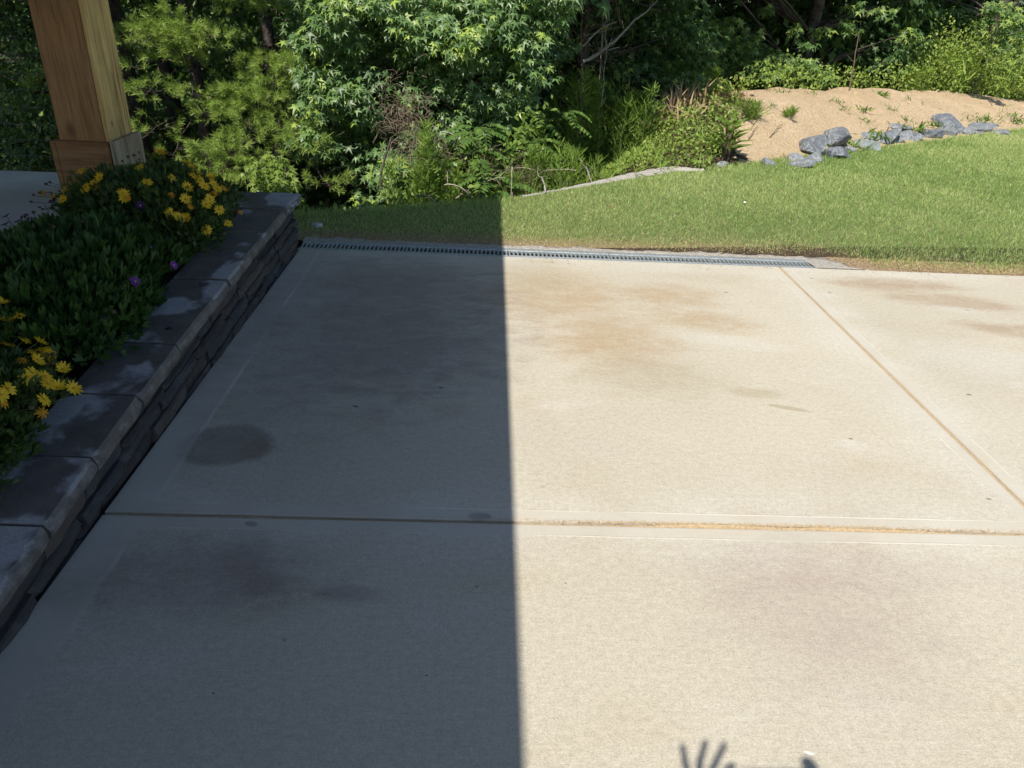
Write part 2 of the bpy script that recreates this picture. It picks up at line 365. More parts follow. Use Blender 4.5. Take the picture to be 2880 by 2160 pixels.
M['bushleaf'] = leaf_mat('daisy_leaf', [(0, (.018, .052, .012)), (.5, (.038, .092, .020)), (1, (.075, .145, .032))], .25, .5, .3)
M['bushleaf2'] = leaf_mat('daisy_leaf_grey', [(0, (.030, .070, .016)), (.5, (.06, .11, .028)), (1, (.11, .165, .045))], .25, .5, .3)
M['stem'] = plain('green_stem', (.06, .10, .03), (.12, .15, .05), 30, .7)
M['yellow'] = leaf_mat('yellow_petal', [(0, (.80, .50, .02)), (1, (.92, .66, .04))], .25, .5, .3, (1, .9, .5))
M['orange'] = leaf_mat('wilting_petal', [(0, (.55, .25, .02)), (1, (.75, .40, .03))], .25, .6, .2, (1, .8, .5))
M['purple'] = leaf_mat('purple_petal', [(0, (.16, .025, .26)), (1, (.25, .045, .36))], .25, .5, .3, (1, .6, 1))
M['dpurple'] = leaf_mat('dark_purple_petal', [(0, (.045, .018, .075)), (1, (.08, .03, .12))], .2, .6, .3, (1, .6, 1))
M['ycentre'] = plain('flower_centre', (.45, .24, .02), (.65, .40, .03), 300, .8, .6, 500)
M['pcentre'] = plain('purple_flower_centre', (.30, .24, .28), (.45, .38, .36), 300, .8, .6, 500)
M['bud'] = plain('seed_head', (.07, .05, .035), (.13, .10, .06), 100, .9)
def mound():
    n = NB('sandy_dirt')
    c = n.mix(n.rng(n.noise(1.1, 6, .6), .3, .7), (.60, .455, .29), (.70, .56, .385))
    c = n.mix(n.rng(n.noise(26, 5, .7), .40, .62, 0, .7), c, (.47, .335, .20))
    c = n.mix(n.rng(n.noise(90, 3, .7), .55, .7, 0, .8), c, (.80, .66, .46))
    c = n.mix(n.rng(n.noise(5, 6, .7, 1.2), .60, .70, 0, .6), c, (.36, .24, .13))
    return n.done(c, .95, n.bump(n.noise(30, 8, .75), .9, .06), 0, .15)
M['mound'] = mound()
M['litter'] = plain('leaf_litter', (.035, .024, .014), (.10, .07, .04), 22, .95, 1.0, 50, dist=.04)
def rockmat():
    n = NB('blue_grey_rock'); r = n.objrand()
    c = n.ramp(r, [(0, (.095, .112, .138)), (.4, (.145, .163, .19)), (.75, (.20, .215, .24)), (1, (.21, .24, .24))])
    c = n.mix(n.rng(n.noise(9, 6, .65), .42, .66, 0, .6), c, (.27, .30, .335))
    v = n.noise(3, 4, .6, 2.5)
    c = n.mix(n.rng(n.math('ABSOLUTE', n.math('SUBTRACT', v, .5)), .018, .006, 0, .6), c, (.55, .55, .55))
    c = n.mix(n.rng(n.noise(22, 5, .7), .56, .68, 0, .7), c, (.05, .054, .065))
    return n.done(c, .8, n.bump(n.noise(24, 8, .7), .8, .04), 0, .35)
M['rock'] = rockmat()
M['gravel'] = plain('pale_gravel', (.36, .33, .30), (.54, .505, .465), 90, .95, 1.0, 90, dist=.02)
M['skin'] = plain('skin', (.55, .36, .27), (.60, .40, .30), 20, .6, .1)
M['shirt'] = plain('shirt_cloth', (.10, .13, .20), (.13, .16, .24), 30, .9)
M['trousers'] = plain('trouser_cloth', (.06, .06, .07), (.08, .08, .09), 30, .9)
M['hair'] = plain('hair', (.05, .03, .02), (.08, .05, .03), 60, .7)
M['phone'] = plain('phone_body', (.03, .03, .035), (.04, .04, .045), 10, .3)
M['white'] = plain('white_plastic', (.75, .75, .72), (.82, .82, .8), 30, .5)

# ================================================================== THE SETTING
EDGE = np.array([(-40, 5.0), (-3.0, 5.15), (-1.41, 5.47), (-.74, 5.72), (.13, 6.12), (.53, 6.47), (1.2, 7.02), (1.9, 7.58), (2.25, 7.68), (3.04, 8.22), (4.27, 9.0), (7.62, 11.25), (8.19, 11.65), (12, 14.2), (60, 46)], float)
def sdist(x, y):
    """distance beyond the far edge of the lawn (negative on the lawn)"""
    x = np.asarray(x, float); y = np.asarray(y, float)
    best = np.full(x.shape, 1e9); sg = np.ones(x.shape)
    for a, b in zip(EDGE[:-1], EDGE[1:]):
        d = b - a; L = d @ d
        t = np.clip(((x - a[0]) * d[0] + (y - a[1]) * d[1]) / L, 0, 1)
        dx = x - (a[0] + t * d[0]); dy = y - (a[1] + t * d[1]); r = np.hypot(dx, dy)
        cr = d[0] * (y - a[1]) - d[1] * (x - a[0])
        m = r < best; best = np.where(m, r, best); sg = np.where(m, np.sign(cr), sg)
    return best * np.where(sg == 0, 1, sg)
def T(x, y):
    x = np.asarray(x, float); y = np.asarray(y, float); s = sdist(x, y); sp = np.maximum(s, 0)
    left = -0.75 * np.minimum(sp, 1.6) - 0.13 * np.clip(sp - 1.6, 0, 12)
    amp = np.clip(.53 - .0088 * np.maximum(x - 3.3, 0) ** 2, .10, .55)
    right = amp * sstep(-.15, 1.4, sp) - (amp + .25) * sstep(1.5, 3.7, sp)
    wgt = sstep(0.0, 2.7, x - .12 * sp)
    z = left * (1 - wgt) + right * wgt
    z += sstep(.1, .8, sp) * ((vnoise(x, y, 1.7, 1) - .5) * (.16 - .10 * wgt) + (vnoise(x, y, 4.5, 2) - .5) * .06) + sstep(.1, .8, sp) * (vnoise(x, y, 13, 4) - .5) * .03
    z = np.where(y < 4.93, -.16, z - .006)
    return z
def hit(px, py, y0=5.0, y1=25.0):
    """where a sight line meets the ground"""
    d = ray(px, py); ys = np.linspace(y0, y1, 800); pts = C0[None] + d[None] * (ys / d[1])[:, None]
    below = np.nonzero(pts[:, 2] < T(pts[:, 0], pts[:, 1]))[0]
    i = below[0] if len(below) else 799
    return pts[i]

gx = np.unique(np.concatenate([np.linspace(-300, -12, 10), np.arange(-12, -2, .4), np.arange(-2, 10, .11), np.arange(10, 18, .5), np.linspace(18, 300, 10)]))
gy = np.unique(np.concatenate([np.linspace(-300, 4.0, 10), [4.9, 4.93], np.arange(5.0, 15, .11), np.arange(15, 26, .6), np.linspace(26, 400, 10)]))
GX, GY = np.meshgrid(gx, gy); GZ = T(GX, GY)
nx, ny = len(gx), len(gy)
idx = np.arange(nx * ny).reshape(ny, nx)
QF = np.stack([idx[:-1, :-1], idx[:-1, 1:], idx[1:, 1:], idx[1:, :-1]], -1).reshape(-1, 4)
cx = (GX[:-1, :-1] + GX[1:, 1:]).ravel() / 2; cy = (GY[:-1, :-1] + GY[1:, 1:]).ravel() / 2
cs = sdist(cx, cy)
is_m = (cx - .35 * np.sin(cy * 3) * .3 > 2.55 - .05 * (cy - 8) + (vnoise(cx, cy, 2.2, 9) - .5) * .7) & (cs > -.15) & (cs < 2.1) & (cx < 30)
GV = np.stack([GX, GY, GZ], -1).reshape(-1, 3)
def submesh(name, mask, mat):
    f = QF[mask]; u, inv = np.unique(f, return_inverse=True)
    return mesh(name, GV[u], inv.reshape(f.shape), mat, smooth=True)
tag(link('woodland_floor', submesh('woodland_floor', ~is_m, M['litter'])), kind='structure')
tag(link('dirt_mound', submesh('dirt_mound', is_m, M['mound'])), kind='structure')

# patio: slabs with tooled, rounded edges and sand in the joints
patio = tag(empty('patio'), kind='structure')
SLABS = [(-1.205, 1.962, 1.948, 4.69), (1.978, 5.6, 1.948, 4.69), (-1.205, 1.962, -1.4, 1.932), (1.978, 5.6, -1.4, 1.932), (-1.205, 1.962, -4.4, -1.415), (1.978, 5.6, -4.4, -1.415)]
for i, (x0, x1, y0, y1) in enumerate(SLABS):
    b = box_bm(x0, x1, y0, y1, -.10, 0.0)
    top = [e for e in b.edges if all(v.co.z > -.01 for v in e.verts)]
    bmesh.ops.bevel(b, geom=top, offset=.006, segments=3, affect='EDGES', profile=.5)
    link('slab', bm_mesh('slab', b, concrete('broom_finished_concrete', (x0, x1, y0, y1), i * 3.7)), patio)
# sand lying in the joints, heaped unevenly
def sand_strip(a, b, wid, hfun):
    n = 160; t = np.linspace(0, 1, n); a = np.array(a); b = np.array(b)
    p = a + (b - a) * t[:, None]; d = norm((b - a)[None])[0]; q = np.array([-d[1], d[0]])
    V = []; m = 5
    for k in range(m):
        o = (k / (m - 1) - .5) * 2
        wv = wid * (1 + .0 * t)
        z = hfun(t) * (1 - o * o) - .012 + rng.normal(0, .0012, n)
        V.append(np.column_stack([p + q * (o * wv)[:, None], z]))
    V = np.array(V); ii = np.arange(m * n).reshape(m, n)
    F = np.stack([ii[:-1, :-1], ii[:-1, 1:], ii[1:, 1:], ii[1:, :-1]], -1).reshape(-1, 4)
    return V.reshape(-1, 3), F
def heap1(t):
    x = -1.2 + 3.16 * t
    return .0035 + .016 * np.exp(-((x - .75) / .22) ** 2) + .014 * np.exp(-((x - 1.25) / .3) ** 2) + .004 * (vnoise(x, 0 * x, 9, 3) - .5) + .004 * np.exp(-((x + .8) / .4) ** 2)
for a, b, wd, hf in [((-1.2, 1.940), (1.97, 1.940), .0095, heap1), ((1.97, 1.94), (1.97, 4.69), .009, lambda t: .011 + .004 * (vnoise(t * 12, t * 0, 1, 5) - .5)),
                     ((1.97, -1.4), (1.97, 1.94), .009, lambda t: .008 + 0 * t), ((1.98, 1.94), (5.6, 1.94), .009, lambda t: .008 + 0 * t)]:
    V, F = sand_strip(a, b, wd, hf); link('joint_sand', mesh('joint_sand', V, F, M['sand'], smooth=True), patio)
# loose grains that spilled along the joint
n = 2600; gxp = rng.normal(.95, .42, n); gyp = 1.946 + np.abs(rng.normal(0, .007, n)) * np.where(rng.random(n) < .85, 1, -1)
octv = np.array([(1, 0, 0), (0, 1, 0), (-1, 0, 0), (0, -1, 0), (0, 0, .8)], float)
octf = np.array([(0, 1, 4, 4), (1, 2, 4, 4), (2, 3, 4, 4), (3, 0, 4, 4)])[:, :3]
V, F, r = scatter(octv, octf, np.column_stack([gxp, gyp, np.full(n, .0003)]), rng.normal(0, 1, (n, 3)) * [1, 1, .2], np.tile([0, 0, 1.], (n, 1)), rng.uniform(.0012, .0028, n))
tag(link('sand_grain', mesh('sand_grain', V, F, M['sand'], r), patio), kind='stuff')

# upper patio
b = box_bm(-9.0, -2.12, -4.4, 5.2, -.6, .31, .012)
tag(link('upper_patio', bm_mesh('upper_patio', b, M['upper_conc'])), kind='structure')

# rough concrete collar round the drain
n = 110; xs = np.linspace(-1.22, 2.58, n); V = []
near = np.where(xs < 2.225, 4.868, 4.70); far = np.where(xs < 2.2, 4.915 + .03 * vnoise(xs, xs * 0, 5, 3) + .02 * vnoise(xs, xs * 0, 17, 4), 4.93 - .25 * sstep(2.3, 2.58, xs))
for k in range(5):
    t = k / 4; V.append(np.column_stack([xs, near + (far - near) * t, -.001 + .010 * (vnoise(xs, xs * 0 + k, 14, 6) - .3) * (t > 0) + .010 * t * (vnoise(xs, xs * 0 + k, 40, 8) - .5)]))
V.append(np.column_stack([xs, far + .01, np.full(n, -.05)]))
V = np.array(V); ii = np.arange(6 * n).reshape(6, n)
F = np.stack([ii[:-1, :-1], ii[:-1, 1:], ii[1:, 1:], ii[1:, :-1]], -1).reshape(-1, 4)
tag(link('concrete_collar', mesh('concrete_collar', V.reshape(-1, 3), F, M['grey_conc'])), kind='structure')

# lawn sheet and grass
LX = np.unique(np.concatenate([np.arange(-1.6, 10, .2), np.arange(10, 40, 2.)]))
def edge_y(x): return np.interp(x, EDGE[:, 0], EDGE[:, 1])
V = []; rows = 14
ylo = np.where(LX < 2.21, 4.90, 4.695)
for k in range(rows):
    t = k / (rows - 1); yy = ylo + (edge_y(LX) + .02 - ylo) * t
    V.append(np.column_stack([LX, yy, np.full(len(LX), -.010) + .018 * sstep(0, .1, t)]))
V = np.array(V); m = len(LX); ii = np.arange(rows * m).reshape(rows, m)
F = np.stack([ii[:-1, :-1], ii[:-1, 1:], ii[1:, 1:], ii[1:, :-1]], -1).reshape(-1, 4)
tag(link('lawn', mesh('lawn', V.reshape(-1, 3), F, M['lawn'])), kind='structure')
def blades():
    x = rng.uniform(-1.5, 15.0, 1900000); y = rng.uniform(4.70, 15.5, 1900000)
    lo = np.where(x < 2.30, 4.925 + .05 * (vnoise(x, y * 0, 6, 11) - .3), np.where(x < 2.75, 4.945 - .24 * sstep(2.35, 2.75, x), 4.703))
    keep = (y > lo) & (y < edge_y(x) + .03 + .05 * (vnoise(x, y, 7, 3) - .5)) & (x < y * 1.25 + 2.5)
    dens = np.clip((6.2 / np.maximum(y, 5.0)) ** 1.1, .2, 1) * .94
    bare = np.exp(-((y - lo) / (.04 + .08 * vnoise(x, y * 0, 3.1, 77))) ** 2) * np.where(x < 2.8, .80, .2)
    dens = dens * np.where(x < y * .80 + .4, 1, .55)
    keep &= rng.random(len(x)) < dens * (1 - bare)
    return x[keep], y[keep], lo[keep]
bx, by, blo = blades()
nb_ = len(bx)
tone = vnoise(bx, by, .55, 21) * .46 + .018 * bx - .07 + vnoise(bx, by, 2.4, 22) * .22 + vnoise(bx, by, 9, 23) * .12
brown = np.exp(-((by - blo) / (.13 + .17 * vnoise(bx, by * 0, 2.5, 5))) ** 2)
rn = np.clip(tone * 1.1 - .02 + rng.normal(0, .24, nb_), 0, .80)
rn = np.where(rng.random(nb_) < brown * np.where(bx > .1, .92, .75), rng.uniform(.82, 1, nb_), rn)
rn = np.where(rng.random(nb_) < .05, rng.uniform(.72, .92, nb_), rn)
ln = rng.uniform(.018, .042, nb_) * (1 - .55 * brown ** 2) * (1 + .25 * (np.asarray(by) - 6) / 4)
ln *= 1 + .9 * np.exp(-((edge_y(bx) - by) / .10) ** 2) * np.where((bx > .2) & (bx < 2.25), -.3, 1)
tri = np.array([(-.5, 0, 0), (.5, 0, 0), (0, 1, 0)], float)
ax = np.column_stack([rng.normal(.0, .55, nb_), rng.normal(0, .55, nb_), np.ones(nb_)])
wv = rng.uniform(.0032, .0062, nb_) * np.clip(by / 5.5, 1, 1.9) * np.where(bx < by * .80 + .4, 1, 1.4)
Rm = frames(ax, rng.normal(0, 1, (nb_, 3)))
Vt = tri[None] * np.stack([wv, ln, ln], -1)[:, None, :]
Vb = np.column_stack([bx, by, np.full(nb_, .003)])[:, None] + np.einsum('nij,nkj->nki', Rm, Vt)
tag(link('lawn_grass', mesh('lawn_grass', Vb.reshape(-1, 3), np.arange(nb_ * 3).reshape(-1, 3), M['grass'], np.repeat(rn, 3))), 'short green lawn grass with a dry brown edge along the patio', 'grass', kind='stuff')

# pale gravel strip along the lawn's far edge
xs = np.linspace(.30, 2.22, 60); wd = .02 + .13 * sstep(.5, 1.75, xs) * (1 - .75 * sstep(1.9, 2.22, xs)); V = []
for k in range(6):
    t = k / 5; V.append(np.column_stack([xs - .5 * wd * t, edge_y(xs) - .03 + wd * t * 1.3, .006 + .035 * math.sin(math.pi * t) * (.4 + wd * 6) * (1 - .5 * t) + .012 * (vnoise(xs, xs * 0 + k, 22, 3) - .5)]))
V = np.array(V); ii = np.arange(6 * 60).reshape(6, 60)
F = np.stack([ii[:-1, :-1], ii[:-1, 1:], ii[1:, 1:], ii[1:, :-1]], -1).reshape(-1, 4)
tag(link('gravel_strip', mesh('gravel_strip', V.reshape(-1, 3), F, M['gravel'], smooth=False)), kind='structure')

# ================================================================== PORCH ROOF (out of the frame, it casts the shade)
HR = 2.45; XE = .128 - SUN[0] / -SUN[2] * (HR + .06)
roof = tag(empty('porch_roof', (0, 0, 0)), 'timber porch roof over the flower bed and upper patio', 'roof')
link('roof_deck', bm_mesh('roof_deck', box_bm(-8.5, XE, -4.6, 4.80, HR, HR + .06), M['roof']), roof)
link('fascia_board', bm_mesh('fascia_board', box_bm(XE - .04, XE - .002, -4.6, 4.80, HR - .16, HR - .003), M['timber']), roof)
link('beam', bm_mesh('beam', box_bm(-8.4, -1.1, 4.53, 4.79, HR - .30, HR - .004), M['timber']), roof)
for k in range(9):
    link('rafter', bm_mesh('rafter', box_bm(-8.4, XE - .045, -4.2 + k * 1.0, -4.1 + k * 1.0, HR - .18, HR - .005), M['timber']), roof)

# ================================================================== TIMBER POST
post = tag(empty('timber_post', (-2.35, 4.68, .31)), 'thick square brown timber post with boarded plinth behind the yellow flowers', 'post')
def postbox(name, x0, x1, y0, y1, z0, z1, mat, bev=.004, parent=post):
    o = link(name, bm_mesh(name, box_bm(x0 + 2.35, x1 + 2.35, y0 - 4.68, y1 - 4.68, z0 - .31, z1 - .31, bev), mat), parent); return o
postbox('shaft', -2.500, -2.238, 4.542, 4.800, .312, HR - .302, M['timber'], .007)
postbox('face_board', -2.2355, -2.203, 4.541, 4.836, .312, HR - .302, M['timber_side_lit'], .005)
postbox('plinth_board', -2.507, -2.205, 4.500, 4.533, .312, .656, M['timber_h'])
postbox('plinth_board', -2.198, -2.168, 4.502, 4.868, .312, .664, M['timber_g'])
postbox('plinth_board', -2.540, -2.509, 4.502, 4.868, .312, .655, M['timber_h'])
postbox('plinth_board', -2.507, -2.200, 4.842, 4.870, .312, .655, M['timber_h'])
# cable railing
rail = tag(empty('cable_railing', (-2.505, 4.69, .31)), 'thin horizontal steel cables of a railing running left from the timber post', 'railing')
for z in np.arange(.43, 1.38, .094):
    V, F, r = tube(np.array([(-3.6, 0, z - .31 + .004), (-1.8, 0, z - .318), (0, 0, z - .31)]), .0022, 6)
    link('cable', mesh('cable', V, F, M['cable']), rail)
link('end_post', bm_mesh('end_post', box_bm(-3.70, -3.60, -.05, .05, 0, 1.1, .004), M['timber']), rail)

# ================================================================== PLANTER WALL
ZT_Y = np.array([-2, .6, 1.41, 1.94, 2.66, 3.68, 4.65, 6.0]); ZT_Z = np.array([-.02, .10, .160, .212, .262, .315, .343, .36])
def ztop(y): return np.interp(y, ZT_Y, ZT_Z)
wall = tag(empty('planter_wall', (-1.3, 3.0, 0)), 'low planter wall of dark ledge stone with flat bluestone caps', 'wall')
WO = np.array([-1.3, 3.0, 0.0])
def wlink(name, V, F, mat, smooth=False): return link(name, mesh(name, np.asarray(V) - WO, F, mat, smooth=smooth), wall)
# core of the wall, dark
ys = np.linspace(-1.3, 4.68, 40); V = []
for (xx, dz) in [(-1.42, -.3), (-1.42, -.052), (-1.226, -.052), (-1.226, -.3)]:
    V.append(np.column_stack([np.full(40, xx), ys, (ztop(ys) if dz > -.1 else 0 * ys) + dz]))
V = np.array(V); ii = np.arange(160).reshape(4, 40); F = []
for k in range(4):
    a = ii[k]; c = ii[(k + 1) % 4]; F += [(a[j], a[j + 1], c[j + 1], c[j]) for j in range(39)]
F += [tuple(ii[:, 0]), tuple(ii[::-1, -1])]
wlink('core', V.reshape(-1, 3), np.array(F), M['mortar'])
link('core', bm_mesh('core', box_bm(-2.11 + 1.3, -1.30 + 1.3, 4.44 - 3, 4.70 - 3, -.9, .284), M['mortar']), wall)
# caps along the patio side
JY = [-.6, .05, .62, 1.08, 1.65, 1.945, 2.296, 2.66, 3.30, 3.68, 4.0, 4.372]
def cap(name, y0, y1, x_in, x_out, seed):
    rs = np.random.default_rng(seed); n = max(8, int((y1 - y0) / .022)); y = np.linspace(y0 + .003, y1 - .003, n)
    lift = rs.normal(0, .0015); tilt = rs.normal(0, .0015)
    zt = ztop(y) + lift + tilt * (y - y.mean()) / .3
    th = .058 + rs.normal(0, .003)
    j = lambda s: np.convolve(rs.normal(0, s, n + 4), np.ones(3) / 3, 'valid')[:n]
    jo = j(.0012)
    chip = .010 * (rs.random(n) < .05)
    e0 = np.exp(-((y - y[0]) / .012) ** 2) + np.exp(-((y - y[-1]) / .012) ** 2)
    sec = [(np.full(n, x_in), zt - th), (np.full(n, x_in), zt - .004), (np.full(n, x_in + .004), zt), (x_out - .085 + 0 * y, zt + .0005), (x_out - .012 + jo - chip - .002 * e0, zt - .001),
           (x_out - .003 + jo + j(.002) - chip * .6 - .003 * e0, zt - .011 - .004 * e0), (x_out + .003 + j(.0024) - .003 * e0, zt - .028), (x_out + .001 + j(.0025) - .003 * e0, zt - th * .8), (x_out - .010 + j(.002) - .002 * e0, zt - th)]
    V = np.array([np.column_stack([a, y, b]) for a, b in sec]); m = len(sec); ii = np.arange(m * n).reshape(m, n); F = []
    for k in range(m):
        a = ii[k]; c = ii[(k + 1) % m]; F += [(a[q], c[q], c[q + 1], a[q + 1]) for q in range(n - 1)]
    def capend(c):                  # close an end with quads
        return [(c[0], c[1], c[2], c[3]), (c[0], c[3], c[4], c[5]), (c[0], c[5], c[6], c[7]), (c[0], c[7], c[8], c[8])]
    e = []
    for col_, rev in ((ii[:, 0], False), (ii[:, -1], True)):
        for q in capend(col_):
            q = tuple(q[::-1]) if rev else q
            e.append(q)
    V = V.reshape(-1, 3); bmx = bmesh.new(); vs = [bmx.verts.new(v - WO) for v in V]
    for f in F + e:
        u = []
        for v in f:
            if v not in u: u.append(v)
        try: bmx.faces.new([vs[v] for v in u])
        except ValueError: pass
    return link(name, bm_mesh(name, bmx, M['cap']), wall)
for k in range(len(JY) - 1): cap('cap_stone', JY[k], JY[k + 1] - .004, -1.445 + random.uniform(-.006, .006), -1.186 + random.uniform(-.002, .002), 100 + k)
# corner cap and the caps that run left behind the flowers
def flatcap(x0, x1, y0, y1, z, seed):
    b = box_bm(x0, x1, y0, y1, z - .058, z)
    bmesh.ops.subdivide_edges(b, edges=b.edges[:], cuts=9, use_grid_fill=True)
    rs = random.Random(seed)
    for v in b.verts:
        onx = abs(v.co.x - x1) < 1e-5; ony = abs(v.co.y - y1) < 1e-5; low = (z - v.co.z) / .058
        if onx: v.co.x += rs.gauss(0, .004) + .010 * math.sin(math.pi * min(1, low + .15)) - (.010 if low < .01 else 0)
        if ony: v.co.y += rs.gauss(0, .004) - (.008 if low < .01 else 0)
        v.co -= Vector(WO)
    link('cap_stone', bm_mesh('cap_stone', b, M['cap']), wall)
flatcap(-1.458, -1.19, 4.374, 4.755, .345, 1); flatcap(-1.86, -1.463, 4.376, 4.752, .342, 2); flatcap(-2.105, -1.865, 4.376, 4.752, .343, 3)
# ledge stones in courses below the cap
def ledge(y0, y1, d0, d1, seed, depth):
    rs = np.random.default_rng(seed); n = max(5, int((y1 - y0) / .03)); y = np.linspace(y0, y1, n)
    zt = ztop(y) - d0; zb = np.maximum(ztop(y) - d1, -.05); zb = np.minimum(zb, zt - .004)
    if zt.max() < -.01: return
    j = lambda s: np.convolve(rs.normal(0, s, n + 4), np.ones(3) / 3, 'valid')[:n]
    xo = -1.212 + depth; sk = rs.normal(0, .008)
    yy = lambda k: y + sk * k
    rows = [(-1.232 + 0 * y, zt - .004), (xo - .012 + j(.003), zt - .002 + j(.0016)), (xo + j(.005), zt - .010 + j(.002)), (xo + .003 + j(.006), (zt + zb) / 2), (xo + j(.005), zb + .010 + j(.002)), (xo - .012 + j(.003), zb + .002 + j(.0016)), (-1.232 + 0 * y, zb + .004)]
    V = []
    for k, (a, c) in enumerate(rows):
        yk = y + sk * (k / 6 - .5) * 1.5; yk = yk.copy(); V.append(np.column_stack([a, yk, c]))
    V = np.array(V)
    V[2:5, 0, 0] -= .007; V[2:5, -1, 0] -= .007
    m = 7; ii = np.arange(m * n).reshape(m, n); bmx = bmesh.new(); vs = [bmx.verts.new(v - WO) for v in V.reshape(-1, 3)]
    for k in range(m - 1):
        for q in range(n - 1): bmx.faces.new([vs[ii[k, q]], vs[ii[k + 1, q]], vs[ii[k + 1, q + 1]], vs[ii[k, q + 1]]])
    bmx.faces.new([vs[q] for q in ii[:, 0]]); bmx.faces.new([vs[q] for q in ii[::-1, -1]])
    link('stone', bm_mesh('stone', bmx, M['stone']), wall)
rs = random.Random(5); dcur = .062
for ci, hcourse in enumerate([.074, .058, .070, .062, .07]):
    y = -.4 - rs.random() * .2; k = 0
    while y < 4.66:
        L = rs.uniform(.16, .46); y1 = min(y + L, 4.685)
        if 4.685 - y1 < .09: y1 = 4.685
        if rs.random() < .16 and L > .3:
            hm = hcourse * rs.uniform(.42, .58)
            ledge(y + .004, y1 - .004, dcur, dcur + hm - .002, ci * 100 + k, rs.uniform(-.004, .012)); ledge(y + .004, y1 - .004, dcur + hm + .003, dcur + hcourse - .003, ci * 100 + k + 50, rs.uniform(-.006, .010))
        else: ledge(y + .004, y1 - .004, dcur + rs.uniform(0, .003), dcur + hcourse - rs.uniform(.003, .007), ci * 100 + k, rs.uniform(-.006, .014))
        y = y1; k += 1
    dcur += hcourse
# soil
ys = np.linspace(-1.5, 4.378, 90); xs = np.linspace(-2.118, -1.44, 14); A, B = np.meshgrid(xs, ys)
Zs = ztop(B) - .045 + .035 * (vnoise(A, B, 14, 3) - .5) + .03 * (vnoise(A, B, 40, 4) - .5)
ii = np.arange(A.size).reshape(A.shape); F = np.stack([ii[:-1, :-1], ii[:-1, 1:], ii[1:, 1:], ii[1:, :-1]], -1).reshape(-1, 4)
tag(link('planter_soil', mesh('planter_soil', np.stack([A, B, Zs], -1).reshape(-1, 3), F, M['mulch'])), kind='structure')

# ================================================================== DRAIN
ch = tag(empty('drain_channel', (.49, 4.78, 0)), 'dark open channel of the trench drain under the grates', 'drain')
def chbox(x0, x1, y0, y1, z0, z1, name, mat): link(name, bm_mesh(name, box_bm(x0 - .49, x1 - .49, y0 - 4.78, y1 - 4.78, z0, z1), mat), ch)
chbox(-1.222, 2.222, 4.694, 4.712, -.14, -.003, 'channel_side', M['galv']); chbox(-1.222, 2.222, 4.850, 4.866, -.14, -.001, 'channel_side', M['galv'])
chbox(-1.222, 2.222, 4.7125, 4.8495, -.15, -.12, 'channel_floor', M['channel']); chbox(2.2225, 2.232, 4.694, 4.866, -.14, -.002, 'channel_end', M['galv'])
gm_rail = bm_mesh('rail', box_bm(-.341, .341, -.011, .011, -.020, 0, .003, 1), M['galv'])
gm_bar = bm_mesh('bar', box_bm(-.0058, .0058, -.0465, .0465, -.018, -.0012, .002, 1), M['galv'])
where = ['leftmost, against the stone wall', 'second from the stone wall', 'middle, crossed by the shadow edge', 'second from the right end', 'rightmost, by the sand joint']
for k in range(5):
    g = tag(empty('drain_grate', (-1.217 + .6865 * (k + .5), 4.7815, -.003)), 'grey slotted metal drain grate, ' + where[k], 'drain grate', 'grates of the trench drain')
    link('rail', gm_rail, g, (0, -.0575, 0)); link('rail', gm_rail, g, (0, .0575, 0))
    for q in range(25): link('bar', gm_bar, g, (-.333 + q * .02775, 0, 0))

# dry clippings blown along the lawn side, the wall's foot and the joint
n1, n2, n3 = 330, 90, 60
dx = np.concatenate([rng.uniform(-1.15, 4.5, n1), -1.19 + np.abs(rng.normal(0, .02, n2)), rng.uniform(-1.1, 4, n3)])
dy = np.concatenate([np.where(rng.random(n1) < .5, 4.685 - np.abs(rng.normal(0, .07, n1)), rng.uniform(4.865, 4.93, n1)), rng.uniform(.4, 4.65, n2), rng.uniform(1.0, 4.6, n3)])
dn = len(dx); da = rng.uniform(0, 6.28, dn); dz = np.where((dy > 4.69) & (dx > 2.6), .01, .0025) + np.where(dy > 4.7, .008, 0)
V, F, r = scatter(np.array([(-.05, 0, 0), (.05, 0, 0), (.03, .65, .05), (-.03, .65, .05), (.004, 1, -.03), (-.004, 1, -.03)], float), np.array([(0, 1, 2, 3), (3, 2, 4, 5)]), np.column_stack([dx, dy, dz]), np.column_stack([np.cos(da), np.sin(da), rng.normal(.03, .05, dn)]), np.column_stack([rng.normal(0, .2, dn), rng.normal(0, .2, dn), np.ones(dn)]), np.concatenate([rng.uniform(.010, .04, n1), rng.uniform(.006, .018, n2), rng.uniform(.004, .014, n3)]))
tag(link('dry_clippings', mesh('dry_clippings', V, F, M['straw'], r)), 'dry grass clippings scattered along the drain and the patio edges', 'clippings', kind='stuff')
# ================================================================== FLOWER BEDS
lance = np.array([(0, 0, 0), (-.13, .35, .03), (0, .38, -.02), (.13, .35, .03), (-.17, .72, .02), (0, .75, -.03), (.17, .72, .02), (0, 1, -.06)], float)
lancef = np.array([(0, 2, 1, 1), (0, 3, 2, 2), (1, 2, 5, 4), (2, 3, 6, 5), (4, 5, 7, 7), (5, 6, 7, 7)])
def fixq(F): return F
# degenerate quads are turned into real triangles by giving them a fourth point of their own
def quad_leaf(pts): return np.array(pts, float)
spoon = np.array([(0, 0, 0), (-.09, .3, .03), (.09, .3, .03), (-.25, .68, .05), (.25, .68, .05), (-.13, .96, -.02), (.13, .96, -.02), (0, .62, -.03)], float)
spoonf = np.array([(0, 2, 7, 1), (1, 7, 5, 3), (7, 2, 4, 6), (7, 6, 5, 5)])[:3]

thin = np.array([(-.03, 0, 0), (.03, 0, 0), (.045, .6, .02), (-.045, .6, .02), (.006, 1, -.06), (-.006, 1, -.06)], float); thinf = np.array([(0, 1, 2, 3), (3, 2, 4, 5)])

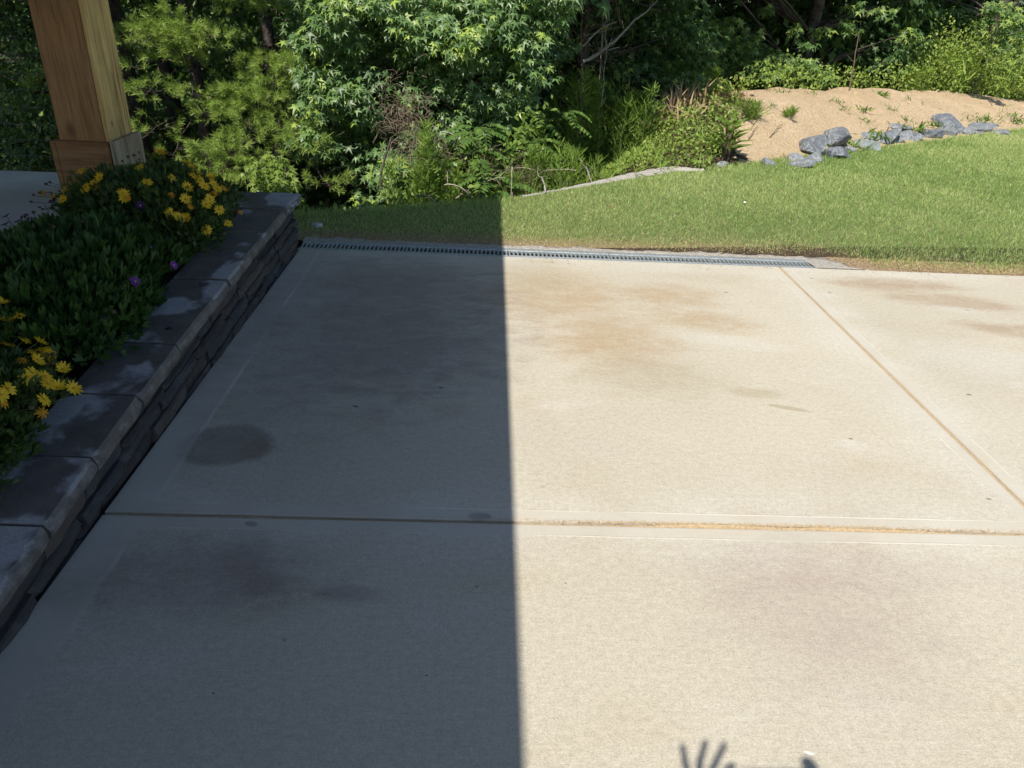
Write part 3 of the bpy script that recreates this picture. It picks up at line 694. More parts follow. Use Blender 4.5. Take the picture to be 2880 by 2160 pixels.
def mound_leaves(c, r, n, size, upright, shape, rosette=1):
    u = norm(rng.normal(0, 1, (n, 3))); u[:, 2] = np.abs(u[:, 2]) * 1.0 - .08; u = norm(u)
    lump = 1 + .22 * (vnoise(u[:, 0] * 3 + 9, u[:, 1] * 3 + u[:, 2] * 2, 1.6, 31) - .5) * 2
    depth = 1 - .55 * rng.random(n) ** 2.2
    pos = c + u * r * (lump * depth)[:, None]
    axis = u * .8 + np.array([0, 0, upright]) + rng.normal(0, .45, (n, 3))
    nrm = u + np.array([0, 0, .6]) + rng.normal(0, .4, (n, 3))
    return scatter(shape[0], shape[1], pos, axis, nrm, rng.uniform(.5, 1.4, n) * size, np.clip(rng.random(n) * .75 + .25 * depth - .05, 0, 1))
def ell_hit(px, py, c, r, grow=1.0):
    d = ray(px, py) ; d = d / np.linalg.norm(d); o = (C0 - c) / (r * grow); e = d / (r * grow)
    A = e @ e; B = 2 * o @ e; Cc = o @ o - 1; q = B * B - 4 * A * Cc
    if q < 0:
        t = -B / (2 * A)
    else: t = (-B - math.sqrt(q)) / (2 * A)
    return C0 + d * t
def flower_mesh(name, npet, L, wd, mat, curl, seed, droop=0.0):
    rs = np.random.default_rng(seed); parts = []
    pet = np.array([(-.25, .10, 0), (.25, .10, 0), (.5, .55, .06), (-.5, .55, .06), (.22, 1, .0), (-.22, 1, .0)], float)
    pf = np.array([(0, 1, 2, 3), (3, 2, 4, 5)])
    for k in range(npet):
        a = 2 * math.pi * k / npet + rs.normal(0, .09); l = L * rs.uniform(.85, 1.08)
        V = pet * np.array([wd * rs.uniform(.85, 1.1), l, l]); V[:, 2] += curl * (V[:, 1] / L) ** 2 * L + rs.normal(0, .05) * L * (V[:, 1] / L)
        ca, sa = math.cos(a), math.sin(a); V = V @ np.array([(ca, sa, 0), (-sa, ca, 0), (0, 0, 1)]); V[:, 2] += rs.normal(0, .0008)
        parts.append((V, pf, np.full(6, rs.random())))
    V, F, r = merge(parts); return mesh(name, V, F, mat, r)
def centre_mesh(name, rad, mat):
    b = bmesh.new(); bmesh.ops.create_uvsphere(b, u_segments=10, v_segments=5, radius=rad)
    for v in b.verts: v.co.z = v.co.z * .5 + .0012
    return bm_mesh(name, b, mat, True)
YF = [flower_mesh('flower', random.choice([12, 13, 14]), .0285, .0092, M['yellow'], c_, 60 + i) for i, c_ in enumerate([.08, .15, -.12, .28, .45, -.3, .02, .2])]
OF = [flower_mesh('flower', 9, .021, .0065, M['orange'], c_, 70 + i) for i, c_ in enumerate([.7, -.7])]
PF = [flower_mesh('flower', 16, .024, .0075, M['purple'], c_, 80 + i) for i, c_ in enumerate([.05, .12])]
DF = [flower_mesh('flower', 13, .024, .0080, M['dpurple'], c_, 90 + i) for i, c_ in enumerate([-.1, .25])]
YC = centre_mesh('flower_centre', .0062, M['ycentre']); PC = centre_mesh('flower_centre', .0052, M['pcentre'])
def add_flower(root, p, kinds, centre, c, tilt, size=1.0):
    o = link('flower', random.choice(kinds), root, Vector(p) - root.location)
    d = norm((np.array(p) - c)[None])[0] * .7 + np.array([0, 0, .75]) + tilt + rng.normal(0, .22, 3)
    o.rotation_euler = Vector(d).to_track_quat('Z', 'Y').to_euler(); o.scale = (size,) * 3
    k = link('flower_centre', centre, o)
    return o
def bush(name, label, cat, cs_, rs_, layers, flowers, extra_heads, stem_to):
    c0 = np.array(cs_[0], float)
    root = tag(empty(name, (c0[0], c0[1], ztop(c0[1]) - .04)), label, cat)
    base = np.array(root.location)
    for mname, mat, parts in layers:
        V, F, r = merge(parts); link(mname, mesh(mname, V - base, F, mat, r), root)
    st_parts = []
    def stem(p, rad=.0016):
        c = cs_[stem_to(p)] if callable(stem_to) else c0
        a = np.array(c) + (np.array(p) - np.array(c)) * .35; a[2] = min(a[2], p[2] - .05)
        st_parts.append(tube(curve_pts(a, np.array(p), .012, 5, .004), np.linspace(rad * 1.2, rad, 5), 4))
    for p, kinds, centre, sz in flowers:
        add_flower(root, p, kinds, centre, c0, np.array([.22, -.42, 0]), sz); stem(p)
    heads = []
    for p in extra_heads:
        stem(p, .0013); s_ = rng.uniform(.006, .0095)
        b = np.array([(1, 0, 0), (0, 1, 0), (-1, 0, 0), (0, -1, 0), (.7, .7, 1.2), (-.7, .7, 1.2), (-.7, -.7, 1.2), (.7, -.7, 1.2)], float)
        f = np.array([(0, 1, 4, 7), (1, 2, 5, 4), (2, 3, 6, 5), (3, 0, 7, 6), (4, 5, 6, 7)])
        heads.append((np.array(p) + b * s_, f))
    if st_parts: V, F, r = merge(st_parts); link('flower_stem', mesh('flower_stem', V - base, F, M['stem']), root)
    if heads: V, F, r = merge(heads); link('seed_head', mesh('seed_head', V - base, F, M['bud']), root)
    return root
# far yellow bush
cA = np.array([-1.76, 3.98, .40]); rA = np.array([.40, .42, .21]); cA2 = np.array([-2.02, 4.05, .42]); rA2 = np.array([.22, .3, .17])
px_y = [(228, 479), (250, 474), (281, 500), (240, 526), (264, 515), (187, 533), (150, 552), (178, 562), (347, 544), (414, 513), (390, 467), (450, 426), (462, 434), (484, 498), (525, 460), (540, 470), (556, 482), (527, 527), (575, 523), (590, 500), (600, 517), (478, 598), (500, 609), (523, 615), (522, 560), (580, 575), (617, 590), (581, 647), (562, 500), (545, 493), (612, 532), (350, 556), (640, 628), (590, 560), (565, 510)]
px_o = [(265, 522), (625, 522), (483, 543), (678, 594), (632, 535), (535, 585), (604, 540), (115, 540), (360, 560)]
fl = []
for p in px_y: fl.append((ell_hit(*p, cA, rA, 1.18), YF, YC, rng.uniform(.9, 1.12)))
for p in px_o: fl.append((ell_hit(*p, cA, rA, 1.18), OF, YC, rng.uniform(.8, 1.0)))
for p in [(146, 562), (196, 549), (395, 578), (477, 678)]: fl.append((ell_hit(*p, cA, rA, 1.12), DF, PC, 1.0))
hd = [ell_hit(*p, cA, rA, 1.2) for p in [(94, 550), (88, 570), (112, 545), (130, 520), (141, 515), (345, 455), (360, 443), (377, 440), (391, 430), (392, 450), (420, 445), (112, 585), (120, 590), (88, 570), (355, 480), (330, 490), (300, 470), (410, 470), (430, 455), (610, 625)]]
bush('yellow_daisy_bush', 'yellow daisy bush in full bloom in front of the timber post', 'flower bush', [cA], [rA],
     [('foliage', M['bushleaf2'], [mound_leaves(cA, rA, 5200, .040, .9, (spoon, spoonf)), mound_leaves(cA2, rA2, 1400, .036, .9, (spoon, spoonf)), mound_leaves(np.array([-1.55, 3.75, .33]), np.array([.2, .25, .13]), 1400, .034, .5, (spoon, spoonf)),
       mound_leaves(cA, rA * 1.08, 500, .05, 1.6, (thin, thinf))])], fl, hd, None)
# purple daisy bush
cB = np.array([-1.83, 3.02, .33]); rB = np.array([.46, .62, .20]); cB2 = np.array([-1.60, 2.75, .28]); rB2 = np.array([.24, .38, .12])
fl = [(ell_hit(287, 900, cB2, rB2, 1.06), PF, PC, 1.1), (ell_hit(380, 792, cB, rB, 1.08), PF, PC, 1.05), (ell_hit(424, 695, cB, rB, 1.05), PF, PC, .95), (ell_hit(489, 746, cB, rB, 1.1), PF, PC, .9)]
fl += [(ell_hit(*p, cB, rB, 1.22), DF, PC, 1.0) for p in [(19, 609), (48, 621), (67, 607), (17, 632), (88, 612), (62, 625)]]
hd = [ell_hit(*p, cB, rB, 1.2) for p in [(80, 618), (100, 620), (150, 640), (230, 625), (320, 880), (95, 600)]]
bush('purple_daisy_bush', 'large leafy green daisy bush with a few purple flowers', 'flower bush', [cB], [rB],
     [('foliage', M['bushleaf'], [mound_leaves(cB, rB, 6500, .052, 1.1, (spoon, spoonf)), mound_leaves(cB2, rB2, 2200, .05, .7, (spoon, spoonf)), mound_leaves(np.array([-2.05, 2.55, .30]), np.array([.3, .4, .16]), 2000, .05, 1, (spoon, spoonf)), mound_leaves(cB, rB * 1.06, 350, .07, 1.7, (thin, thinf))])], fl, hd, None)
# near yellow bush
cC = np.array([-1.66, 2.02, .27]); rC = np.array([.30, .34, .15])
px_n = [(5, 853), (50, 885), (15, 900), (70, 955), (22, 968), (113, 960), (120, 983), (142, 992), (105, 1012), (91, 1049), (176, 1039), (127, 1060), (136, 1080), (163, 1091), (124, 1124), (23, 1093), (2, 1111), (207, 1093), (98, 990), (130, 1000), (40, 890), (75, 1060), (-40, 900), (-60, 1000), (-30, 1050)]
fl = [(ell_hit(*p, cC, rC, 1.22), YF, YC, rng.uniform(.85, 1.05)) for p in px_n]
fl += [(ell_hit(*p, cC, rC, 1.15), OF, YC, 1.0) for p in [(62, 1010), (140, 1020), (120, 1160), (10, 1130), (30, 935)]]
bush('yellow_daisy_bush', 'smaller yellow daisy bush spilling onto the cap stones at the near left', 'flower bush', [cC], [rC],
     [('foliage', M['bushleaf2'], [mound_leaves(cC, rC, 3600, .038, .9, (spoon, spoonf)), mound_leaves(np.array([-1.58, 1.78, .22]), np.array([.24, .25, .10]), 1300, .036, .7, (spoon, spoonf))])], fl, [ell_hit(*p, cC, rC, 1.2) for p in [(60, 940), (148, 1025), (150, 1000), (90, 1150)]], None)
# dead flower heads on the caps
for px, py, lab, sz in [(570, 800, 'withered dark flower head with thin stalks lying on the cap stones', .03), (546, 810, 'small crumpled dark petal beside the withered flower head on the cap', .018), (463, 928, 'curled dark dead leaf lying on the wider cap stone', .03)]:
    p = P(px, py, 0.0); p = P(px, py, float(ztop(P(px, py, .27)[1])))
    p[2] = float(ztop(p[1])) + .004; n_ = 8 if sz > .02 else 5
    a = rng.uniform(0, 6.28, n_); pos = np.tile(p, (n_, 1))
    if '463' in str(px): a = rng.normal(0.1, .16, n_)
    V, F, r = scatter(thin * np.array([2.6, 1, 1]), thinf, pos, np.column_stack([np.cos(a), np.sin(a), rng.uniform(.05, .5, n_)]), np.tile([0, 0, 1.], (n_, 1)), rng.uniform(.7, 1.3, n_) * sz)
    tag(link('dead_flower' if px != 463 else 'dead_leaf', mesh('dead_flower', V - p, F, M['dpurple'], r), None, p), lab, 'dead flower' if px != 463 else 'dead leaf')

# ================================================================== FOLIAGE SHAPES
def star_shape():
    V = [(0, .30, .03)]; tips = [(-118, .52), (-60, .80), (0, .95), (60, .80), (118, .52)]
    notch = [-158, -89, -30, 30, 89, 158]
    for a, l in tips: V.append((math.sin(R_(a)) * l, .30 + math.cos(R_(a)) * l, -.30 * l * l))
    for a in notch: V.append((math.sin(R_(a)) * .27, .30 + math.cos(R_(a)) * .27, .02))
    F = [(0, 6 + i, 1 + i, 7 + i) for i in range(5)]
    return np.array(V, float) * .8, np.array(F)[:, ::-1]
STAR = star_shape()
OVATE = (np.array([(0, 0, 0), (.27, .42, .05), (0, 1, -.12), (-.27, .42, .05)], float), np.array([(0, 1, 2, 3)]))
NEEDLE = (np.array([(-.02, 0, 0), (.02, 0, 0), (.008, 1, 0), (-.008, 1, 0)], float), np.array([(0, 1, 2, 3)]))
VIEW = np.array([0, -1.0, .35])

def clump(c, rad, n, size, shape, young=.06, flat=.62, out=None, droop=.55, base_r=None):
    """a bunch of leaves round the end of a branch"""
    u = norm(rng.normal(0, 1, (n, 3))); rr = rng.random(n) ** .45
    pos = c + u * rr[:, None] * np.array([rad, rad, rad * flat])
    o = u.copy() if out is None else u * .7 + np.asarray(out) * .6
    axis = o * np.array([1, 1, .3]) + np.array([0, 0, -droop]) + rng.normal(0, .35, (n, 3))
    nrm = np.array([-.25, -.40, .95]) + o * .6 + rng.normal(0, .42, (n, 3))
    r = np.clip(rng.normal(.38 if base_r is None else base_r, .2, n), 0, .84)
    y = rng.random(n) < young; r = np.where(y, rng.uniform(.86, 1, n), r)
    return scatter(shape[0], shape[1], pos, axis, nrm, rng.uniform(.7, 1.2, n) * size, r)
def branchy(trunk_pts, ends, r0=.02):
    out = []
    tp = np.asarray(trunk_pts)
    for e in ends:
        d = np.abs(tp[:, 2] - (e[2] - .35 * np.hypot(tp[:, 0] - e[0], tp[:, 1] - e[1]))); k = int(np.argmin(d))
        out.append(tube(curve_pts(tp[k], e, .08, 6, .03), np.linspace(r0, .004, 6), 5))
    return out
def tree(name, label, base, height, clumps, mat, cat='tree', trunk_r=.09, lean=(0, 0), group=None, extra=None):
    """clumps: list of (centre, radius, count, size, shape, young)"""
    base = np.asarray(base, float); root = tag(empty(name, base), label, cat, group)
    t = np.linspace(0, 1, 14); tp = base + np.column_stack([lean[0] * t + .06 * np.sin(t * 7), lean[1] * t + .06 * np.cos(t * 5) - .06, t * height])
    parts = [tube(tp, trunk_r * (1 - .85 * t) + .006, 9)] + branchy(tp, [c[0] for c in clumps][::2], trunk_r * .22)
    V, F, r = merge(parts); link('trunk', mesh('trunk', V - base, F, M['bark'], smooth=True), root)
    lv = []
    for c in clumps:
        o = np.array([c[0][0] - base[0], c[0][1] - base[1] - .6, .2]); o = o / max(np.linalg.norm(o), .01)
        lv.append(clump(np.asarray(c[0]), c[1], c[2], c[3], c[4], c[5], .62, o, .55, c[6] if len(c) > 6 else None))
    if extra: lv += extra
    V, F, r = merge(lv); link('crown', mesh('crown', V - base, F, mat, r), root)
    return root
def inpoly(px, py, poly):
    ins = False; j = len(poly) - 1
    for i in range(len(poly)):
        if (poly[i][1] > py) != (poly[j][1] > py) and px < (poly[j][0] - poly[i][0]) * (py - poly[i][1]) / (poly[j][1] - poly[i][1] + 1e-9) + poly[i][0]: ins = not ins
        j = i
    return ins
def fill(poly, n, y0, y1, rad, cnt, size, shape, young, holes=(), bias=1.0, br=None):
    xs_ = [p[0] for p in poly]; ys_ = [p[1] for p in poly]; out = []; tries = 0
    while len(out) < n and tries < n * 60:
        tries += 1; px = random.uniform(min(xs_), max(xs_)); py = random.uniform(min(ys_), max(ys_))
        if not inpoly(px, py, poly): continue
        if any((px - h[0]) ** 2 / h[2] ** 2 + (py - h[1]) ** 2 / h[3] ** 2 < 1 for h in holes): continue
        y = y0 + (y1 - y0) * random.random() ** bias
        out.append((D(px, py, y), rad * random.uniform(.7, 1.25), int(cnt * random.uniform(.7, 1.3)), size, shape, young) + ((br,) if br is not None else ()))
    return out
def above(x0, x1, y0, y1, z0, z1, n, rad=.55, cnt=60, size=.19, shape=STAR, young=.05):
    out = []
    for _ in range(n):
        c = np.array([random.uniform(x0, x1), random.uniform(y0, y1), random.uniform(z0, z1)])
        if c[0] + .41 * c[2] > 3.0 and float(sdist(c[0] + .41 * (c[2] - .4), c[1] + .673 * (c[2] - .4))) < 2.2 + rad: continue   # the mound lies in the sun
        out.append((c, rad, cnt, size, shape, young))
    return out

def shade_canopy(x0, x1, y0, y1, zg, z0, z1, n, ok, rad=.62, cnt=64, size=.24, shape=OVATE):
    """unseen high crown leaves, added so that their shade falls deep in the woods"""
    out = []
    while len(out) < n:
        lx = random.uniform(x0, x1); ly = random.uniform(y0, y1)
        if not ok(lx, ly): continue
        z = random.uniform(z0, z1); out.append((np.array([lx - .411 * (z - zg), ly - .673 * (z - zg), z]), rad, cnt, size, shape, .03))
    return out
# ---------------- big sunlit sweetgum, centre left
polyA = [(830, -60), (800, 60), (880, 150), (800, 250), (870, 330), (850, 420), (960, 480), (1080, 560), (1200, 500), (1330, 430), (1450, 380), (1500, 250), (1560, 100), (1590, -60)]
holesA = [(1060, 130, 60, 45), (1010, 290, 90, 30), (1150, 330, 45, 60), (1370, 210, 70, 40), (960, 460, 80, 30)]
cl = fill(polyA, 120, 7.6, 8.3, .24, 84, .094, STAR, .07, holesA, 1.2)
cl += [(D(px, py, y), .2, 66, .098, STAR, yg) for px, py, y, yg in [(1320, 100, 7.4, .5), (1270, 120, 7.4, .35), (1180, 110, 7.5, .2), (860, 120, 7.5, .2), (900, 90, 7.6, .15), (880, 210, 7.5, .15), (950, 260, 7.4, .08), (1000, 270, 7.4, .08), (890, 300, 7.4, .3), (860, 380, 7.4, .3), (1090, 440, 7.3, .08), (1080, 490, 7.2, .08), (930, 60, 7.4, .1), (1130, 70, 7.4, .12), (1230, 60, 7.5, .1), (940, 10, 7.4, .25), (1060, 5, 7.4, .1), (1020, 320, 7.5, .08), (930, 410, 7.5, .08)]]
cl += fill(polyA, 75, 8.4, 9.3, .34, 80, .10, STAR, .02, (), 1, .2)
cl += above(-2.2, 1.0, 7.7, 9.6, 1.7, 4.5, 60) + above(-1.9, .7, 7.9, 9.6, 4.5, 7.2, 40)
tree('sweetgum_tree', 'bright sunlit sweetgum tree with star-shaped leaves hanging down to the bank', (-.7, 8.9, float(T(-.7, 8.9)) - .05), 7.4, cl, M['star'], trunk_r=.10)
# ---------------- shaded sweetgum in the centre
polyB = [(1470, -60), (1900, -60), (1990, 120), (1950, 260), (1800, 300), (1560, 330), (1440, 300), (1420, 130)]
cl = fill(polyB, 80, 9.6, 10.8, .36, 70, .098, STAR, .02, (), 1, .25) + above(-.8, 3.4, 8.6, 11, 2.0, 4.2, 75, .6, 60) + above(-.5, 3.2, 9, 11.5, 4.2, 7.5, 45, .6, 60)
cl += [(D(px, py, y), .17, 36, .10, STAR, .12) for px, py, y in [(1450, 20, 8.3), (1550, 40, 8.4), (1470, 230, 8.0), (1590, 130, 8.6), (1560, 150, 8.6), (1420, 160, 8.2), (1700, 260, 9.2), (1760, 190, 9.4), (1430, 320, 8.0)]]
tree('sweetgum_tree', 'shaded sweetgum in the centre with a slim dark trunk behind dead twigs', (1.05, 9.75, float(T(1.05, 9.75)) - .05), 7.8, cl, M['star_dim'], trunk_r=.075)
# ---------------- sweetgum at the right, lit low boughs over the mound
polyC = [(1900, 60), (2080, 90), (2180, 150), (2320, 200), (2310, 250), (2200, 250), (2060, 240), (1960, 220)]
cl = fill(polyC, 34, 11.5, 12.2, .26, 66, .11, STAR, .16, (), 1, .55)
cl += fill([(1950, -60), (2600, -60), (2560, 220), (2300, 240), (2000, 200)], 80, 13.3, 14.8, .42, 70, .105, STAR, .03, (), 1, .15)  # back leaves get a lower tone, shade painted into them
cl += [(D(px, py, y), .15, 18, .12, STAR, .3) for px, py, y in [(2390, 65, 11.9), (2400, 80, 11.9), (2480, 30, 11.8), (2410, 15, 11.8), (2560, 90, 11.9), (2555, 105, 11.9), (2230, 80, 11.9), (2310, 90, 12.0), (2060, 60, 11.4), (2000, 60, 11.4), (2270, 120, 11.7), (2150, 30, 11.8)]]
cl += above(3, 8.4, 11, 15, 5, 8.4, 60, .7, 60)
cl += shade_canopy(2.5, 8.6, 10, 17, .4, 2.15, 6.5, 300, lambda x, y: 2.9 < float(sdist(x, y)) < 6.5)
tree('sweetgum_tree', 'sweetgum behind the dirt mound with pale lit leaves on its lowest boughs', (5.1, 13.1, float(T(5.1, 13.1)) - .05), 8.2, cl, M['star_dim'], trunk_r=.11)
cl = fill([(2500, -60), (2960, -60), (2960, 160), (2760, 180), (2560, 200)], 60, 14.4, 15.8, .45, 70, .105, STAR, .04, (), 1, .15) + above(8, 12, 13, 16, 5, 8.2, 40, .7, 60)  # deep leaves toned down here too, in place of shade
cl += [(D(px, py, y), .2, 40, .12, STAR, .3) for px, py, y in [(2810, 70, 12.8), (2830, 30, 12.8), (2800, 20, 12.8), (2860, 110, 12.6), (2790, 130, 12.9), (2870, 60, 12.6)]]
cl += shade_canopy(8.6, 14.5, 13, 22, .4, 2.3, 6.5, 200, lambda x, y: 3.3 < float(sdist(x, y)) < 6.5)
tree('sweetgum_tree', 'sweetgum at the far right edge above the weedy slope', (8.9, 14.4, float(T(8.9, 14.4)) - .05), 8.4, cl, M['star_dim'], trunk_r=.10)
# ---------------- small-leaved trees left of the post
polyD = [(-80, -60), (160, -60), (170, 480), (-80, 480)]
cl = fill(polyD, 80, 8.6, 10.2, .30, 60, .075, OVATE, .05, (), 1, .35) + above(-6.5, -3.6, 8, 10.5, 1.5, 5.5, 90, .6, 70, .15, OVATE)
cl += shade_canopy(-9, -.5, 8.7, 13.5, -1, 3.2, 7, 150, lambda x, y: y > (9.9 if x > -3.4 else 8.8))
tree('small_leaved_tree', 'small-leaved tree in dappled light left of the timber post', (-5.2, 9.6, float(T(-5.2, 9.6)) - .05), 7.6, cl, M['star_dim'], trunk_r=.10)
# ---------------- low sunlit maple-like saplings at the wall corner
for poly, y0, y1, nn, lab, base in [([(690, 440), (800, 450), (860, 560), (880, 600), (800, 570), (740, 530)], 6.6, 7.2, 10, 'bright yellow-green sapling just beyond the wall corner', (-1.9, 7.0)),
                                    ([(1010, 560), (1100, 520), (1120, 580), (1020, 610)], 6.5, 6.9, 5, 'small pale sapling at the shaded lawn edge', (-.9, 6.9)),
                                    ([(1080, 430), (1140, 430), (1150, 520), (1080, 510)], 6.9, 7.3, 5, 'low sweetgum shoot in front of the dead brush', (-.75, 7.3))]:
    cl = fill(poly, nn, y0, y1, .13, 40, .075, STAR, .35, (), 1, .6)
    tree('sapling', lab, (base[0], base[1], float(T(*base)) - .05), 1.2, cl, M['bright'] if 'bright' in lab else M['star'], 'sapling', .014)

# ---------------- pines
def pine(name, label, base, height, boughs, seed, trunk_r=.09):
    rs = np.random.default_rng(seed); base = np.asarray(base, float); root = tag(empty(name, base), label, 'pine tree')
    t = np.linspace(0, 1, 14); tp = base + np.column_stack([.05 * np.sin(t * 6), .05 * np.cos(t * 5), t * height])
    wood = [tube(tp, trunk_r * (1 - .9 * t) + .008, 9)]; P_, A_, S_, Rn = [], [], [], []
    def shoot(p, d, L, bright):
        k = 46; tt = rs.random(k); d = d / np.linalg.norm(d)
        side = norm(np.cross(rs.normal(0, 1, (k, 3)), d))
        P_.append(p + d * (tt * L)[:, None]); A_.append(d * (.55 + .9 * tt[:, None]) + side); S_.append(rs.uniform(.045, .075, k)); Rn.append(np.clip(bright + rs.normal(0, .15, k), 0, 1))
    for (tip, dens) in boughs:
        tip = np.asarray(tip, float)
        k = int(np.argmin(np.abs(tp[:, 2] - (tip[2] - .05)))); a = tp[k]
        pts = curve_pts(a, tip, .06, 9, .015); wood.append(tube(pts, np.linspace(.011, .003, 9), 5))
        L = np.linalg.norm(tip - a); d0 = norm((tip - a)[None])[0]; sd = norm(np.cross(d0, [0, 0, 1.])[None])[0]
        for _ in range(int(dens * .62)):
            u = rs.random() ** .6; q = pts[0] + (tip - pts[0]) * (.64 + .36 * u); sp = (1 - u) * .20 + .05
            off = sd * rs.uniform(-1, 1) * min(.55, L * sp) + np.array([0, 0, rs.normal(.02, .045)])
            dirv = d0 * .8 + sd * np.sign(off @ sd) * rs.uniform(.1, .8) + np.array([0, 0, rs.uniform(.1, .7)])
            shoot(q + off, dirv, rs.uniform(.06, .12), .3 + .5 * u)
            if rs.random() < .5: wood.append(tube(np.array([q, q + off * .5, q + off]), .0022, 4))
    V, F, r = scatter(NEEDLE[0] * np.array([1.9, 1, 1]), NEEDLE[1], np.concatenate(P_), np.concatenate(A_), rng.normal(0, 1, (sum(map(len, P_)), 3)), np.concatenate(S_), np.concatenate(Rn))
    link('crown', mesh('crown', V - base, F, M['pine'], r), root)
    V, F, r = merge(wood); link('trunk', mesh('trunk', V - base, F, M['bark'], smooth=True), root)
def tips(lst): return [(D(px, py, y), n_) for px, py, y, n_ in lst]
def randb(base, z0, z1, n, L0, dens, a0=0, a1=6.28):
    out = []
    for _ in range(n):
        z = random.uniform(z0, z1); a = random.uniform(a0, a1); L = L0 * random.uniform(.7, 1.1) * (1 - .5 * max(0, z - 1.5) / 5)
        out.append((np.array([base[0] + math.cos(a) * L, base[1] + math.sin(a) * L, z]), dens))
    return out
b1 = (-3.5, 9.5, float(T(-3.5, 9.5)) - .1)
pine('pine_tree', 'young pine behind the post with layered sunlit boughs', b1, 6.0,
     tips([(365, 125, 7.9, 30), (425, 95, 7.8, 44), (480, 110, 7.7, 60), (535, 100, 7.7, 60), (600, 108, 7.6, 60), (560, 128, 7.7, 50), (500, 145, 7.8, 40), (480, 48, 8.0, 18), (375, 190, 7.9, 14), (530, 170, 7.8, 26), (405, 275, 7.6, 26), (540, 272, 7.7, 26), (400, 390, 7.6, 24), (485, 440, 7.5, 18)]) + randb(b1, 1.6, 5.6, 40, 1.2, 26), 3)
b2 = (-2.5, 9.1, float(T(-2.5, 9.1)) - .1)
pine('pine_tree', 'pine with broad drooping boughs between the post and the sweetgum', b2, 6.4,
     tips([(690, 190, 7.9, 30), (750, 185, 7.8, 46), (805, 200, 7.7, 54), (770, 235, 7.7, 44), (650, 260, 7.7, 46), (700, 285, 7.6, 54), (640, 315, 7.6, 50), (585, 325, 7.6, 36), (760, 275, 7.6, 30), (690, 365, 7.4, 30), (840, 390, 7.3, 50), (790, 370, 7.4, 34), (870, 420, 7.2, 26), (640, 400, 7.3, 40), (570, 440, 7.2, 44), (650, 450, 7.1, 40), (610, 490, 7.0, 44), (560, 515, 7.0, 30), (690, 520, 6.9, 30), (640, 30, 8.1, 26), (690, 10, 8.0, 40), (760, 25, 8.0, 36), (930, 525, 7.0, 22)]) + randb(b2, 1.7, 6.0, 40, 1.15, 26), 4)
b3 = (-4.6, 10.2, float(T(-4.6, 10.2)) - .1)
pine('pine_tree', 'dim pine deep in the shade behind the sunlit pines', b3, 7.0, randb(b3, -1, 6.5, 70, 1.5, 26), 5)

# ---------------- trees deep in the woods: one dense tree, copied
def deep_tree():
    root = empty('woodland_tree', (0, 0, 0)); h = 9.0; cl_ = []
    t = np.linspace(0, 1, 12); tp = np.column_stack([.1 * np.sin(t * 5), .1 * np.cos(t * 4), t * h])
    for _ in range(120):
        z = random.uniform(-.1, 8.8); rmax = 1.75 * (1 - .55 * abs(z - 4) / 5); a = random.uniform(0, 6.28); q = rmax * random.random() ** .5
        cl_.append((np.array([math.cos(a) * q, math.sin(a) * q, z]), .5, 40, .17))
    V, F, r = merge([tube(tp, .12 * (1 - .85 * t) + .01, 8)] + branchy(tp, [c[0] for c in cl_][::4], .025)); link('trunk', mesh('trunk', V, F, M['bark'], smooth=True), root)
    V, F, r = merge([clump(c[0], c[1], c[2], c[3], OVATE if random.random() < .5 else OVATE, .02) for c in cl_]); link('crown', mesh('crown', V, F, M['star_dim'], r), root)
    return root
proto = deep_tree(); first = True
spots = []
for row, (y, dx) in enumerate([(12.2, 2.5), (14.5, 2.6), (17.2, 2.8), (20.5, 3.0), (24.5, 3.2), (29, 3.6), (35, 4.2)]):
    x = -.8 * y - 3
    while x < .8 * y + 3:
        if abs(x) < .78 * y + 2.5: spots.append((x + random.uniform(-.5, .5), y + random.uniform(-.6, .6)))
        x += dx
for (x, y) in spots:
    s = float(sdist(np.array(x), np.array(y)))
    if s < 3.4: y += (3.6 - s) * 1.25
    if first: r_ = proto; first = False
    else:
        r_ = proto.copy(); COL.objects.link(r_)
        for ch_ in proto.children:
            c_ = ch_.copy(); COL.objects.link(c_); c_.parent = r_
    r_.location = (x, y, float(T(x, y)) - .1); r_.rotation_euler = (0, 0, random.uniform(0, 6.28)); k = random.uniform(.85, 1.2); r_.scale = (k, k, k * random.uniform(.9, 1.1))
    tag(r_, 'dim leafy tree deep in the shaded woods', 'tree', 'dim trees at the back of the woods')

# ================================================================== BANK PLANTS
def on_ground(x, y): return np.array([x, y, float(T(x, y))])
def scatter_ground(name, label, poly, n, size, mat, shape, up=.8, h=.12, rand=None, y0=5.5, cat='weeds'):
    """low weeds over the part of the bank seen inside an outline"""
    pts = []
    w_ = [hit(*p) for p in poly]
    wx = [(p[0], p[1]) for p in w_]; xs_ = [p[0] for p in wx]; ys_ = [p[1] for p in wx]
    x = rng.uniform(min(xs_), max(xs_), n * 6); y = rng.uniform(min(ys_), max(ys_), n * 6)
    ok = np.array([inpoly(a, b, wx) for a, b in zip(x, y)]); x = x[ok][:n]; y = y[ok][:n]; m = len(x)
    lump = vnoise(x, y, 3.2, 17)
    z = T(x, y) + rng.random(m) ** .7 * h * (.35 + 1.3 * lump)
    axis = rng.normal(0, .7, (m, 3)) + np.array([0, -.15, up]); nrm = rng.normal(0, .5, (m, 3)) + np.array([0, -.5, .9])
    r = np.clip(.15 + .55 * lump + rng.normal(0, .16, m), 0, .92); r = np.where(rng.random(m) < .03, 1.0, r)
    V, F, rr = scatter(shape[0], shape[1], np.column_stack([x, y, z]), axis, nrm, rng.uniform(.6, 1.3, m) * size, r)
    return tag(link(name, mesh(name, V, F, mat, rr)), label, cat, kind='stuff')
